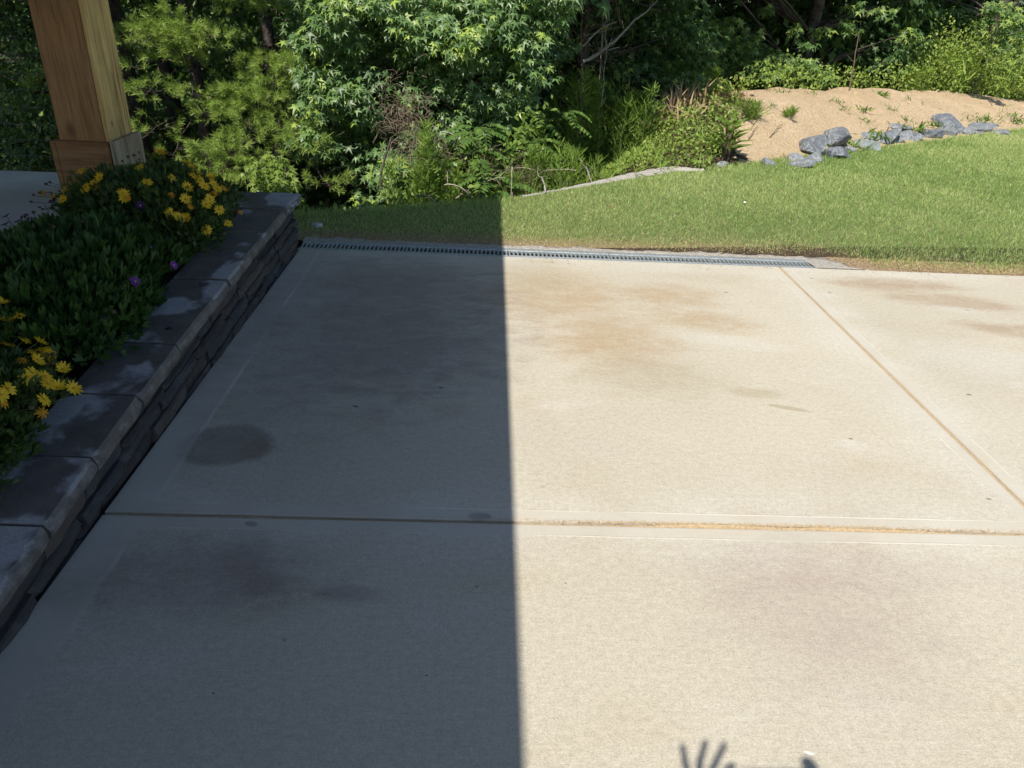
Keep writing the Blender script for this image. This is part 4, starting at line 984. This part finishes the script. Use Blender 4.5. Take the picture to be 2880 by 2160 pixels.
BLADE = (np.array([(-.05, 0, 0), (.05, 0, 0), (.03, .65, .05), (-.03, .65, .05), (.004, 1, -.05), (-.004, 1, -.05)], float), np.array([(0, 1, 2, 3), (3, 2, 4, 5)]))
NBLADE = (BLADE[0] * np.array([.5, 1, 1]), BLADE[1])
scatter_ground('bank_weeds', 'low leafy green weeds covering the bank above the gravel strip', [(1560, 540), (1700, 515), (1990, 478), (2070, 420), (2075, 320), (1900, 290), (1750, 340), (1640, 420), (1540, 500)], 17000, .047, M['weed'], OVATE, .35, .15)
scatter_ground('bank_grass', 'wispy pale grass among the bank weeds', [(1480, 560), (1700, 518), (1990, 482), (2060, 400), (1900, 310), (1700, 360), (1500, 480)], 3600, .15, M['weed'], NBLADE, 1.0, .08, cat='grass')
scatter_ground('crest_weeds', 'leafy weeds along the crest behind the dirt mound', [(1900, 300), (2090, 275), (2120, 262), (2080, 245), (1900, 262)], 1800, .05, M['weed'], OVATE, .5, .22)
# leafy bands that edge the mound and the bank's foot
def band(name, label, pxs, n, spread, size, mat, shape, h, up=.6, cat='weeds'):
    pts = np.array([hit(*p) if len(p) == 2 else p for p in pxs], float); k = rng.integers(0, len(pts) - 1, n); t = rng.random(n)[:, None]
    q = pts[k] * (1 - t) + pts[k + 1] * t; q[:, :2] += rng.normal(0, spread, (n, 2)); q[:, 2] = T(q[:, 0], q[:, 1]) + rng.random(n) ** .8 * h * (.4 + 1.2 * vnoise(q[:, 0], q[:, 1], 2.5, 7))
    axis = rng.normal(0, .7, (n, 3)) + np.array([0, -.1, up]); nrm = rng.normal(0, .5, (n, 3)) + np.array([0, -.5, .9])
    V, F, rr = scatter(shape[0], shape[1], q, axis, nrm, rng.uniform(.6, 1.3, n) * size, np.clip(rng.normal(.5, .22, n), 0, .95))
    return tag(link(name, mesh(name, V, F, mat, rr)), label, cat, kind='stuff')
for nm, lab, pxs, n, sp, sz, mt, sh, h, cat in [
        ('weed_fringe', 'leafy fringe where the mound meets the dark woods', [(3.7, 10.85, 0), (5.3, 11.95, 0), (6.9, 13.0, 0)], 1300, .16, .05, 'weed', OVATE, .34, 'weeds'),
        ('slope_weeds', 'tall sunlit weeds on the slope at the far right', [(7.3, 13.5, 0), (8.2, 14.1, 0), (9.5, 14.9, 0), (11, 15.9, 0)], 9000, .38, .055, 'weed', OVATE, .85, 'weeds'),
        ('slope_grass', 'long pale grass on the slope at the far right', [(7.8, 13.9, 0), (9.4, 14.9, 0), (11, 15.9, 0)], 1800, .38, .34, 'weed', NBLADE, .6, 'grass'),
        ('dead_fern', 'rusty brown dead fern patch on the crest of the bank', [(1900, 305), (1960, 290), (2040, 284), (2090, 285)], 1800, .09, .06, 'rust', NBLADE, .09, 'fern'),
        ('straw_patch', 'dry straw lying across the bank weeds', [(1790, 360), (1850, 355), (1910, 345)], 420, .14, .26, 'straw', BLADE, .16, 'straw')]:
    band(nm, lab, pxs, n, sp, sz, M[mt], sh, h, .6 if sz < .2 else .9, cat)

band('edge_weeds', 'tangled bright weeds just beyond the shaded lawn edge', [(-1.7, 6.35, 0), (-.9, 6.75, 0), (-.2, 6.95, 0), (.35, 7.1, 0)], 2000, .17, .06, M['bright'], OVATE, .75, .6)
def fennel(px, py, h, wid, lab, mat='fennel', y=None, dens=1.0, lean=0.0):
    p = hit(px, py) if y is None else D(px, py, y)
    if y is not None:
        zg = float(T(p[0], p[1])); h = h + max(0.0, p[2] - zg); p[2] = zg
    base = p.copy(); root = tag(empty('dog_fennel' if mat == 'fennel' else 'dead_brush', base), lab, 'weed plant' if mat == 'fennel' else 'dead brush')
    ns = max(1, int(3 * wid / .12)); stems = []; P_, A_, S_ = [], [], []
    for _ in range(ns):
        o = np.array([rng.normal(0, wid * .35), rng.normal(0, wid * .35), 0]); top = o * 1.5 + np.array([lean * h + rng.normal(0, .04), rng.normal(0, .05), h * rng.uniform(.7, 1.0)])
        pts = curve_pts(o, top, 0, 8, .008); stems.append(tube(pts, np.linspace(.006, .002, 8), 5)); m = int(900 * h / ns * dens * (wid / .12) ** .5) + 60
        t = rng.random(m) ** .85; q = o + (top - o) * t[:, None]; rad = wid * .55 * np.sin(np.clip(t, .05, 1) * math.pi * .85 + .25)
        a = rng.uniform(0, 6.28, m); dv = np.column_stack([np.cos(a), np.sin(a), np.zeros(m)]); f = rng.random(m)
        P_.append(q + dv * (rad * f)[:, None]); A_.append(dv * .6 + np.array([0, 0, 1.0 - .25]) + rng.normal(0, .35, (m, 3))); S_.append(rng.uniform(.05, .10, m))
    for V, F, r in stems: link('stem', mesh('stem', V, F, M['stem']), root)
    n_ = sum(map(len, P_)); V, F, r = scatter(NEEDLE[0] * np.array([2.6, 1, 1]), NEEDLE[1], np.concatenate(P_), np.concatenate(A_), rng.normal(0, 1, (n_, 3)), np.concatenate(S_))
    link('foliage', mesh('foliage', V, F, M[mat], r), root)
    return root
FN = [(1200, 585, .75, .20, 'tall feathery dog fennel below the dead brush at the shaded lawn edge', 6.75), (1160, 590, .45, .22, 'short feathery dog fennel left of the tallest one at the lawn edge', 6.7), (1490, 556, .45, .10, 'narrow bright dog fennel column right by the shadow edge', 6.95),
      (1240, 590, .40, .20, 'bushy low dog fennel right of the tallest one at the lawn edge', 6.8), (1590, 535, .40, .32, 'broad pale dog fennel clump beside the gravel strip', 7.15), (1380, 562, .28, .22, 'low bright dog fennel tuft just left of the shadow edge', 6.85),
      (1610, 380, .72, .24, 'tall dog fennel below the shaded trunk', 8.6), (1670, 390, .82, .16, 'tallest wispy dog fennel with a curled tip in the centre', 8.7), (1740, 360, .55, .5, 'wide bushy dog fennel on the crest of the bank', 8.9), (1800, 310, .35, .14, 'small round dog fennel right of the wide bushy one', 9.4),
      (1870, 290, .45, .12, 'slim dog fennel in the shade above the rusty fern', 10.0), (1930, 280, .42, .26, 'soft dog fennel pair in the shade above the rusty fern', 10.3), (1995, 265, .40, .14, 'slim dog fennel under the lit sweetgum boughs', 10.6), (2115, 340, .22, .26, 'low scrubby tuft on the left side of the mound', None), (2215, 330, .10, .10, 'tiny bushy tuft on the mound face', None),
      (1540, 470, .45, .30, 'dark green fine-leaved tuft on the falling bank', 7.7), (2570, 262, .42, .2, 'small feathery evergreen shoot behind the mound', 13.2), (2690, 225, .5, .4, 'fine tall grass-like clump on the far right slope', 13.9), (1340, 470, .4, .35, 'wispy fennel among the dead canes', 7.3)]
for (px, py, h, wd_, lab, y) in FN: fennel(px, py, h, wd_, lab, 'fennel', y)

# dead brush: a cloud of curled brown threads on a leaning stem
def brush(px, py, y, wx_, hz, n, lab):
    c = D(px, py, y); base = np.array([c[0] + .1, c[1], float(T(c[0] + .1, c[1]))]); root = tag(empty('dead_brush', base), lab, 'dead brush'); parts = [tube(curve_pts(base, c + [0, 0, hz * .8], 0, 7, .02), np.linspace(.012, .004, 7), 5)]
    for _ in range(n):
        a = c + rng.normal(0, 1, 3) * [wx_ * .3, .10, hz * .42]; u = rng.normal(0, 1, 3); u /= np.linalg.norm(u); L = rng.uniform(.06, .17); q = norm(np.cross(u, rng.normal(0, 1, 3))[None])[0]
        t = np.linspace(0, 1, 6)[:, None]; k = rng.uniform(.5, 1.6); pts = a + u * L * np.sin(t * k) / k + q * L * (1 - np.cos(t * k)) / k + np.array([0, 0, -.03]) * t ** 2
        parts.append(tube(pts, np.linspace(.0022, .0012, 6), 3, rng.random()))
    V, F, r = merge(parts); tag(link('twigs', mesh('twigs', V - base, F, M['greyfuzz'], r), root), kind='stuff')
brush(1140, 340, 7.0, .45, .42, 420, 'dense brown dead brush in front of the sunlit sweetgum')
brush(1210, 410, 6.9, .30, .20, 110, 'sparse curled dead stalks below the dense brown brush')
brush(1690, 90, 8.8, .5, .5, 150, 'fine bare grey twigs of a dead shrub by the shaded trunk')
brush(1420, 500, 6.95, .75, .24, 420, 'heap of dry brown canes on the falling bank')

# sticks and branches
def stick(p0, p1, r0, lab, name='fallen_branch', mat='greywood', sag=.05, forks=3, cat='branch'):
    a = np.asarray(p0); b = np.asarray(p1); root = None; pts = curve_pts(a, b, sag, 9, .010 * min(1.0, .55 * float(np.linalg.norm(b - a)))); parts = [tube(pts, np.linspace(r0, r0 * .45, 9), 6)]
    for _ in range(forks):
        k = random.randint(3, 7); d = norm((b - a)[None])[0] + rng.normal(0, .55, 3); L = np.linalg.norm(b - a) * random.uniform(.12, .35); parts.append(tube(curve_pts(pts[k], pts[k] + d / np.linalg.norm(d) * L, .01, 5, .008), np.linspace(r0 * .5, r0 * .2, 5), 4))
    V, F, r = merge(parts); o = link(name, mesh(name, V - a, F, M[mat], smooth=True), None, a)
    return tag(o, lab, cat)
stick(D(1640, 172, 8.9), D(1785, 55, 9.1), .022, 'thick pale bare branch slanting up through the dark centre', sag=-.06)
stick(D(1785, 55, 9.1), D(1850, 0, 9.4), .012, 'upper thin end of the slanting bare branch near the top edge', sag=-.02, forks=2)
stick(D(1640, 130, 8.8), D(1735, 62, 8.9), .010, 'thin straight twig above the thick pale branch', forks=2)
stick(hit(1780, 310), D(1740, 20, 9.0), .010, 'tall thin reddish dead stalk rising beside the bare branch', 'dead_stalk', 'dead', .02, 5, 'stalk')
stick(D(1632, 400, 8.2), D(1637, 20, 8.3), .007, 'thin dark dead stalk standing in front of the shaded trunk', 'dead_stalk', 'twig', 0, 6, 'stalk')
stick(D(1692, 300, 8.6), D(1706, 110, 8.7), .006, 'slender dead stalk between the two taller stalks', 'dead_stalk', 'dead', 0, 4, 'stalk')
stick(hit(2388, 256), D(2420, 60, 11.9), .010, 'slim bare sapling stem leaning in front of the dark woods', 'bare_stem', 'twig', .03, 2, 'stem')
stick(hit(2165, 240), D(2240, 100, 11.4), .014, 'crooked stem below the pale lit sweetgum leaves', 'bare_stem', 'dead', .03, 2, 'stem')
stick(P(1620, 445, .0), P(1665, 515, .02), .012, 'pale broken stick lying on the bank above the gravel strip')
stick(P(1535, 543, .02), P(1515, 500, .05), .008, 'short forked stick standing at the left end of the gravel strip', forks=1)
stick(D(1175, 556, 6.4), D(1235, 582, 6.15), .010, 'short pale split stick at the shaded lawn edge', mat='dead', forks=0)
stick(D(1240, 372, 7.1), D(1310, 418, 7.0), .006, 'thin arching pale twig right of the dead brush', forks=1)
for i, (a, b, y, lab) in enumerate([((1370, 500), (1500, 478), 6.9, 'uppermost long dry cane arching over the heap'), ((1280, 560), (1420, 500), 6.7, 'long dry cane leaning left over the heap'), ((1250, 520), (1330, 560), 6.6, 'dark cane sloping down to the shaded lawn'), ((1260, 480), (1258, 520), 6.8, 'short upright cane stub left of the heap'), ((1440, 470), (1437, 560), 6.6, 'upright pale cane in front of the heap'), ((1520, 555), (1450, 530), 6.8, 'short straw-coloured cane at the foot of the bank'), ((1300, 440), (1480, 430), 7.4, 'dark horizontal cane across the gap in the leaves'), ((1620, 480), (1450, 510), 7.0, 'thin green cane slanting above the pale fennel clump')]):
    stick(D(*a, y), D(*b, y - .1), .006, lab, 'dry_cane', 'dead', .05, 2, 'cane')

# sumac: arching compound leaves
def sumac(px, py, y, h, nleaf, lab, L=.34):
    top = D(px, py, y); base = np.array([top[0], top[1] + .1, float(T(top[0], top[1] + .1))]); root = tag(empty('sumac_shoot', base), lab, 'shrub'); st_ = [tube(curve_pts(base, top, 0, 6, .01), np.linspace(.009, .004, 6), 5)]; lv = []
    for k in range(nleaf):
        a = 2.4 * k + rng.normal(0, .3); o = top + np.array([0, 0, -.14 * k / nleaf * 2 * random.random()]); dv = np.array([math.cos(a), math.sin(a), .55]); t = np.linspace(0, 1, 11)[:, None]
        pts = o + dv * t * L + np.array([0, 0, -.75 * L]) * t ** 2; st_.append(tube(pts, .002, 3)); tang = norm(np.gradient(pts, axis=0)); side = norm(np.cross(tang, [0, 0, 1.]))
        for s in (-1, 1):
            q = pts[2:]; ax_ = side[2:] * s + tang[2:] * .35 + np.array([0, 0, -.15]); lv.append(scatter(OVATE[0], OVATE[1], q, ax_, np.tile([0, -.2, 1.], (len(q), 1)) + rng.normal(0, .15, (len(q), 3)), L * .27 * np.sin(np.linspace(.9, 2.6, len(q))), np.clip(rng.normal(.5, .2, len(q)), 0, 1)))
    V, F, r = merge(st_); link('stem', mesh('stem', V - base, F, M['stem']), root); V, F, r = merge(lv); link('foliage', mesh('foliage', V - base, F, M['sumac'], r), root)
for a in [(1345, 360, 7.1, .8, 9, 'largest sumac shoot with arching feathered leaves left of centre'), (1330, 430, 6.9, .5, 7, 'sumac shoot below the largest one'), (1500, 310, 7.9, .6, 8, 'light sumac shoot on the left edge of the dark gap'), (1575, 320, 8.0, .6, 8, 'light sumac shoot to the right of the dark gap'), (1500, 400, 7.5, .4, 7, 'low sumac shoot above the dry canes'), (1365, 500, 6.8, .3, 6, 'grey-green sumac leaves lying over the canes'), (1420, 525, 6.6, .25, 6, 'small bright sumac sprig by the shadowed lawn')]: sumac(*a)

# pokeweed: big pointed leaves on a dark stem
c = hit(2035, 452); root = tag(empty('pokeweed', c), 'broad-leaved pokeweed standing at the left foot of the mound', 'weed plant'); lv = []; st_ = []
for k in range(26):
    a = 2.39996 * k; z = .10 + .30 * k / 26; q = c + np.array([math.cos(a) * .05, math.sin(a) * .05, z]); d_ = np.array([math.cos(a), math.sin(a), .55 + .5 * k / 26]); L = .25 * (1 - .35 * k / 26)
    lv.append(scatter(np.array([(0, 0, 0), (.17, .4, .05), (0, .45, -.02), (-.17, .4, .05), (.02, 1, -.22), (-.02, 1, -.22)], float), np.array([(0, 1, 2, 3), (1, 4, 5, 2)])[:1].repeat(1, 0), q[None], d_[None], np.array([[0, -.2, 1.]]), [L])); 
    lv.append(scatter(np.array([(.17, .4, .05), (.02, 1, -.2), (-.02, 1, -.2), (-.17, .4, .05)], float), np.array([(0, 1, 2, 3)]), q[None], d_[None], np.array([[0, -.2, 1.]]), [L]))
for k in range(4): st_.append(tube(curve_pts(c + [rng.normal(0, .02), 0, 0], c + [rng.normal(0, .08), rng.normal(0, .05), .36], 0, 5, .008), .008, 6))
V, F, r = merge(lv); link('foliage', mesh('foliage', V - c, F, M['bright'], r), root); V, F, r = merge(st_); link('stem', mesh('stem', V - c, F, M['twig']), root)

# sprigs of grass on the mound
def sprig(px, py, n, size, lab, spread=.05, mat='fennel'):
    c = hit(px, py); a = rng.uniform(0, 6.28, n); pos = c + np.column_stack([rng.normal(0, spread, n), rng.normal(0, spread, n), np.zeros(n)])
    V, F, r = scatter(BLADE[0] * np.array([1.5, 1, 1]), BLADE[1], pos, np.column_stack([np.cos(a), np.sin(a), rng.uniform(.15, 1.1, n)]), np.column_stack([rng.normal(0, .3, n), rng.normal(0, .3, n), np.ones(n)]), rng.uniform(.5, 1.2, n) * size, rng.random(n) * .4)
    root = tag(empty('grass_sprig', c), lab, 'grass tuft'); tag(link('blades', mesh('blades', V - c, F, M[mat], r), root), kind='stuff')
for a in [(2483, 270, 34, .13, 'fullest green sprig near the top of the mound'), (2350, 288, 16, .10, 'thin sprig left of the fullest one on the mound'), (2425, 310, 30, .11, 'spreading sprig in the middle of the mound'), (2500, 308, 20, .10, 'sprig right of the middle one on the mound'), (2435, 345, 30, .10, 'low flat sprig above the stacked rocks'), (2545, 338, 20, .10, 'sprig just above the single flat rocks'), (2365, 310, 12, .10, 'faint trailing sprig on the mound face'), (2550, 282, 12, .10, 'wispy sprig right of the fullest one'), (2200, 260, 14, .10, 'sprig on the left shoulder of the mound'), (2170, 300, 22, .10, 'dark sprig beside the scrubby tuft'), (2280, 265, 10, .10, 'small sprig at the crest left of centre'), (2600, 290, 10, .09, 'tiny sprig toward the right of the mound'), (2835, 295, 10, .09, 'tiny sprig at the right frame edge of the mound'),
          (2390, 410, 40, .15, 'long grass between the two rock groups', .10), (2450, 385, 60, .17, 'long arching grass beside the tilted rock', .12), (2540, 365, 70, .16, 'grass growing among the middle rocks', .14), (2620, 355, 40, .14, 'grass behind the dark upright rock', .10), (2740, 335, 120, .12, 'dark green grass patch right of the largest rock', .22), (2830, 325, 60, .11, 'sparse grass patch on the right of the mound', .2), (2868, 345, 110, .12, 'dark grass patch at the right frame edge', .2), (2220, 448, 30, .12, 'grass beside the leftmost small rock', .10), (2300, 420, 26, .12, 'grass at the foot of the stacked rocks', .08)]: sprig(*a)
# dark clods and twigs on the mound
for px, py, qx, qy, lab in [(2110, 370, 2140, 330, 'thin dry twig low on the left of the mound'), (2165, 390, 2200, 350, 'single straight twig on the mound face'), (2105, 395, 2130, 360, 'dry stem crossing the thin twig on the mound'), (2490, 378, 2500, 360, 'short dark twig above the rocks')]:
    a = hit(px, py); b = hit(qx, qy); a[2] += .01; b[2] += .02; stick(a, b, .005, lab, 'dry_twig', 'twig', .02, 1, 'twig')
nn = 900; cxp = rng.uniform(2.4, 9.5, nn); cyp = rng.uniform(8, 14, nn); s_ = sdist(cxp, cyp); ok = (s_ > .15) & (s_ < 2.6); cxp = cxp[ok]; cyp = cyp[ok]; nn = len(cxp)
cub = np.array([(1, 0, 0), (0, 1, 0), (-1, 0, 0), (0, -1, 0), (.5, .5, .8), (-.5, .5, .7), (-.5, -.5, .8), (.5, -.5, .6)], float); cubf = np.array([(0, 1, 4, 7), (1, 2, 5, 4), (2, 3, 6, 5), (3, 0, 7, 6), (4, 5, 6, 7)])
V, F, r = scatter(cub, cubf, np.column_stack([cxp, cyp, T(cxp, cyp) - .003]), rng.normal(0, 1, (nn, 3)) * [1, 1, .1], np.tile([0, 0, 1.], (nn, 1)), rng.uniform(.006, .022, nn) * (rng.random(nn) ** 2 + .4))
tag(link('dirt_clods', mesh('dirt_clods', V, F, M['mound'], r)), 'small clods of sandy dirt strewn over the mound', 'dirt', kind='stuff')

nn = 700; lx = rng.uniform(2.4, 10, nn); ly = rng.uniform(8, 15, nn); s_ = sdist(lx, ly); ok = (s_ > .1) & (s_ < 1.7); lx = lx[ok]; ly = ly[ok]; nn = len(lx); a = rng.uniform(0, 6.28, nn)
V, F, r = scatter(NBLADE[0] * np.array([1.3, 1, 1]), NBLADE[1], np.column_stack([lx, ly, T(lx, ly) + .006]), np.column_stack([np.cos(a), np.sin(a), rng.normal(.1, .15, nn)]), np.column_stack([rng.normal(0, .3, nn), rng.normal(0, .3, nn), np.ones(nn)]), rng.uniform(.03, .11, nn) * (rng.random(nn) + .4))
tag(link('mound_litter', mesh('mound_litter', V, F, M['bud'], r)), 'fine dark stalks and roots strewn over the dirt mound', 'litter', kind='stuff')
# ================================================================== ROCKS
def rock(px, py, w_, h_, lab, seed, z=0.0, rot=None):
    """px,py: foot of the rock in the picture; w_, h_ in metres"""
    p = hit(px, py); kk = (p[1] / 8.3) ** 1.1; w_ *= kk; h_ *= kk; rs = np.random.default_rng(seed); b = bmesh.new(); bmesh.ops.create_icosphere(b, subdivisions=3, radius=1.0)
    planes = [(norm(rs.normal(0, 1, (1, 3)))[0], rs.uniform(.44, .80)) for _ in range(20)]
    for v in b.verts:
        c_ = np.array(v.co)
        for n_, d_ in planes:
            e = c_ @ n_ - d_
            if e > 0: c_ = c_ - n_ * e
        c_ = c_ * (1 + .035 * (vnoise(c_[0] * 3 + seed, c_[1] * 3 + c_[2] * 5, 1.4, seed) - .5))
        v.co = Vector((c_[0] * w_ * .84, c_[1] * w_ * .60, c_[2] * h_ * .72 + h_ * .16))
    o = link('rock', bm_mesh('rock', b, M['rock']), None, (p[0], p[1] + w_ * .25, p[2] + z)); o.rotation_euler = (rs.normal(0, .12), rs.normal(0, .16), rs.normal(0, .35))
    if rot: o.rotation_euler = rot
    tag(o, lab, 'rock', 'blue-grey rocks along the lawn edge'); return o
def zr(zx, zy): return 2100 + zx * .3616, zy * .3616
for i, (zx, zy, w_, h_, lab, dz, rot) in enumerate([
        (185, 1288, .17, .09, 'small leftmost rock set apart from the stacked rocks', 0, None), (385, 1262, .20, .15, 'greenish pale rock on the left of the stack', 0, None), (408, 1303, .24, .12, 'low rock in front at the left end of the stack', 0, None),
        (530, 1215, .36, .17, 'long flat rock across the middle of the stack', .07, (.05, -.12, .1)), (540, 1268, .22, .15, 'dark rock under the long flat one', 0, None), (700, 1150, .30, .20, 'tall rock on top of the stack', .08, None), (735, 1232, .31, .19, 'big rock at the right front of the stack', 0, None), (800, 1190, .10, .08, 'little rock tucked in at the right of the stack', .02, None),
        (950, 1170, .34, .12, 'broad pale flat rock lying alone beside the stack', 0, (0, .05, .1)), (1090, 1108, .27, .12, 'tilted dark slab rock right of the long grass', .02, (0, -.42, .2)), (1165, 1105, .18, .09, 'small pale rock at the foot of the tilted slab', 0, None), (960, 1085, .19, .10, 'half hidden rock behind the long grass', 0, None), (1215, 1030, .24, .12, 'rock half buried in grass behind the tilted slab', 0, None), (1292, 1090, .23, .11, 'flat pale rock alone on the lawn in the middle', 0, None),
        (1405, 1070, .13, .15, 'dark upright split rock with a deep shadow', 0, None), (1462, 1072, .17, .15, 'dark angular rock beside the upright split one', 0, None), (1585, 1010, .34, .18, 'largest rounded rock toward the right', .03, None), (1570, 1055, .23, .13, 'rock in front of the largest rounded one', 0, None), (1722, 1046, .18, .08, 'low dark rock right of the largest one', 0, None), (1815, 1020, .31, .11, 'long low pale rock near the right end', 0, None), (1812, 1050, .13, .05, 'small flat stone in front of the long pale rock', 0, None), (1985, 1055, .20, .09, 'last rock at the right end of the row', 0, None)]):
    rock(*zr(zx, zy), w_, h_, lab, 300 + i, dz, rot)
rock(2029, 470, .16, .05, 'flat greenish stone at the end of the gravel strip', 340)

# small things on the lawn
p = P(2093, 579); b = bmesh.new(); bmesh.ops.create_icosphere(b, subdivisions=2, radius=.012)
for v in b.verts: v.co.z = v.co.z * .7 + .03
tag(link('white_pebble', bm_mesh('white_pebble', b, M['white']), None, p), 'tiny white speck of a pebble in the sunny lawn', 'pebble')
p = P(1707, 590); V, F, r = scatter(OVATE[0], OVATE[1], np.array([[0, 0, .032], [.02, .005, .03]]), np.array([[1, .1, .1], [-1, .2, .1]]), np.array([[0, 0, 1.], [0, .2, 1]]), [.06, .04])
tag(link('dead_leaf', mesh('dead_leaf', V, F, M['rust'], r), None, p), 'dry orange leaf lying on the sunny lawn', 'dead leaf')
p = P(893, 640); b = bmesh.new(); bmesh.ops.create_cone(b, cap_ends=True, segments=20, radius1=.045, radius2=.036, depth=.03)
bmesh.ops.bevel(b, geom=b.edges[:], offset=.004, segments=2, affect='EDGES')
tag(link('sprinkler_cap', bm_mesh('sprinkler_cap', b, M['galv']), None, (p[0], p[1], .018)), 'round grey sprinkler cap in the shaded grass by the wall corner', 'sprinkler')

# ================================================================== THE PERSON TAKING THE PICTURE (only the shadow is seen)
FW = RW @ np.array([0, 0, -1.0]); RT = RW @ np.array([1.0, 0, 0]); UP = RW @ np.array([0, 1.0, 0])
def ph(r, u, f=-.02): return C0 + RT * r + UP * u + FW * f
def skin_mesh(name, verts, edges, radii, mat, root_i=0, sub=2):
    me = bpy.data.meshes.new(name); me.from_pydata([tuple(v) for v in verts], edges, []); me.update(); me.materials.append(mat)
    o = bpy.data.objects.new(name, me); COL.objects.link(o)
    md = o.modifiers.new('skin', 'SKIN'); md.use_smooth_shade = True
    for i, v in enumerate(me.skin_vertices[0].data):
        v.radius = (radii[i], radii[i]) if not isinstance(radii[i], tuple) else radii[i]; v.use_root = (i == root_i)
    s_ = o.modifiers.new('sub', 'SUBSURF'); s_.levels = sub; s_.render_levels = sub
    return o
class Sk:
    def __init__(s): s.v, s.e, s.r = [], [], []
    def add(s, p, r, par=None):
        s.v.append(np.asarray(p, float)); s.r.append(r); i = len(s.v) - 1
        if par is not None: s.e.append((par, i))
        return i
    def chain(s, pts, rad, par):
        for p, r in zip(pts, rad): par = s.add(p, r, par)
        return par
k = Sk()
pel = k.add((-.02, -.50, .93), .085); sp1 = k.add((-.02, -.50, 1.10), .08, pel); chest = k.add((-.02, -.50, 1.30), .085, sp1); neck = k.add((-.02, -.49, 1.46), .055, chest); hd_ = k.add((-.02, -.46, 1.56), .075, neck); hd2 = k.add((-.02, -.45, 1.66), .085, hd_); k.add((-.02, -.46, 1.73), .06, hd2); k.add((-.02, -.37, 1.60), .018, hd_)
for s in (-1, 1):
    k.chain([(-.02 + s * .10, -.50, .86), (-.02 + s * .11, -.49, .50), (-.02 + s * .115, -.52, .10), (-.02 + s * .12, -.50, .045), (-.02 + s * .13, -.34, .03)], [.085, .058, .040, .040, .028], pel)
WL = ph(-.135, -.085, -.06); WR = ph(.165, -.075, -.06)
HL = ph(-.105, -.03, -.035); HRr = ph(.140, -.02, -.035)
wl = k.chain([(-.21, -.50, 1.37), (-.31, -.34, 1.22), WL], [.058, .045, .028], chest); wr = k.chain([(.17, -.50, 1.37), (.30, -.34, 1.22), WR], [.058, .045, .028], chest)
pl = k.add(HL, (.036, .016), wl); pr = k.add(HRr, (.036, .016), wr)
# left hand: three fingers raised, index along the top of the phone, thumb under it
k.chain([ph(-.142, .012), ph(-.155, .042), ph(-.168, .095)], [.009, .0080, .0062], pl)
k.chain([ph(-.120, .015), ph(-.124, .045), ph(-.111, .104)], [.009, .0085, .0066], pl)
k.chain([ph(-.100, .015), ph(-.089, .042), ph(-.064, .098)], [.009, .0085, .0066], pl)
k.chain([ph(-.072, .012), ph(-.055, .036), ph(-.040, .044)], [.009, .0085, .0075], pl)
k.chain([ph(-.070, -.040), ph(-.045, -.046), ph(-.025, -.046)], [.011, .010, .008], pl)
# right hand: index bent over the phone's top corner, the others curled behind, thumb in front
k.chain([ph(.146, .020), ph(.128, .050), ph(.110, .046)], [.013, .017, .013], pr)
k.chain([ph(.140, .002, -.05), ph(.118, .006, -.062), ph(.098, .002, -.055)], [.009, .0085, .007], pr)
k.chain([ph(.138, -.014, -.05), ph(.116, -.014, -.062), ph(.096, -.016, -.055)], [.009, .0085, .007], pr)
k.chain([ph(.136, -.030, -.05), ph(.116, -.032, -.060), ph(.100, -.033, -.055)], [.0085, .008, .0065], pr)
k.chain([ph(.128, -.050), ph(.105, -.050), ph(.088, -.047)], [.011, .010, .008], pr)
person = tag(empty('person', (-.02, -.48, .003)), 'person in a dark shirt holding up a phone, hands casting the shadow at the bottom', 'person')
def child(o, parent=person):
    o.parent = parent; o.matrix_parent_inverse = Matrix.Translation(-parent.location); return o
child(skin_mesh('body', k.v, k.e, k.r, M['skin'], pel))
t_ = Sk(); a = t_.add((-.02, -.50, .86), .15); b_ = t_.add((-.02, -.50, 1.06), .145, a); c_ = t_.add((-.02, -.50, 1.22), .15, b_); c2 = t_.add((-.02, -.50, 1.36), .13, c_); t_.add((-.02, -.49, 1.47), .068, c2)
t_.chain([(-.20, -.49, 1.37), (-.26, -.42, 1.30), (-.31, -.35, 1.23)], [.085, .075, .066], c2); t_.chain([(.16, -.49, 1.37), (.24, -.42, 1.30), (.30, -.35, 1.23)], [.085, .075, .066], c2)
child(skin_mesh('shirt', t_.v, t_.e, t_.r, M['shirt'], c2))
for s_x in (-1, 1):
    t_ = Sk(); a = t_.add((-.02 + s_x * .055, -.50, .95), .115)
    t_.chain([(-.02 + s_x * .085, -.50, .80), (-.02 + s_x * .105, -.495, .50), (-.02 + s_x * .115, -.515, .28), (-.02 + s_x * .118, -.52, .09)], [.108, .084, .074, .07], a)
    child(skin_mesh('trouser_leg', t_.v, t_.e, t_.r, M['trousers'], a))
    t_ = Sk(); a = t_.add((-.02 + s_x * .12, -.53, .055), .05); t_.chain([(-.02 + s_x * .125, -.44, .05), (-.02 + s_x * .13, -.33, .04)], [.05, .036], a)
    child(skin_mesh('shoe', t_.v, t_.e, t_.r, M['phone'], a))
t_ = Sk(); a = t_.add((-.02, -.48, 1.68), .095); t_.add((-.02, -.47, 1.745), .065, a); t_.add((-.02, -.53, 1.60), .065, a)
child(skin_mesh('hair', t_.v, t_.e, t_.r, M['hair'], a))
b = box_bm(-.075, .075, -.0365, .0365, -.004, .004, .003)
pm = link('phone', bm_mesh('phone', b, M['phone']))
pm.matrix_world = Matrix(((RT[0], UP[0], -FW[0], 0), (RT[1], UP[1], -FW[1], 0), (RT[2], UP[2], -FW[2], 0), (0, 0, 0, 1))); pm.location = Vector(ph(.050, 0.0, -.028))
tag(pm, 'dark phone held sideways in both hands of the person', 'phone')
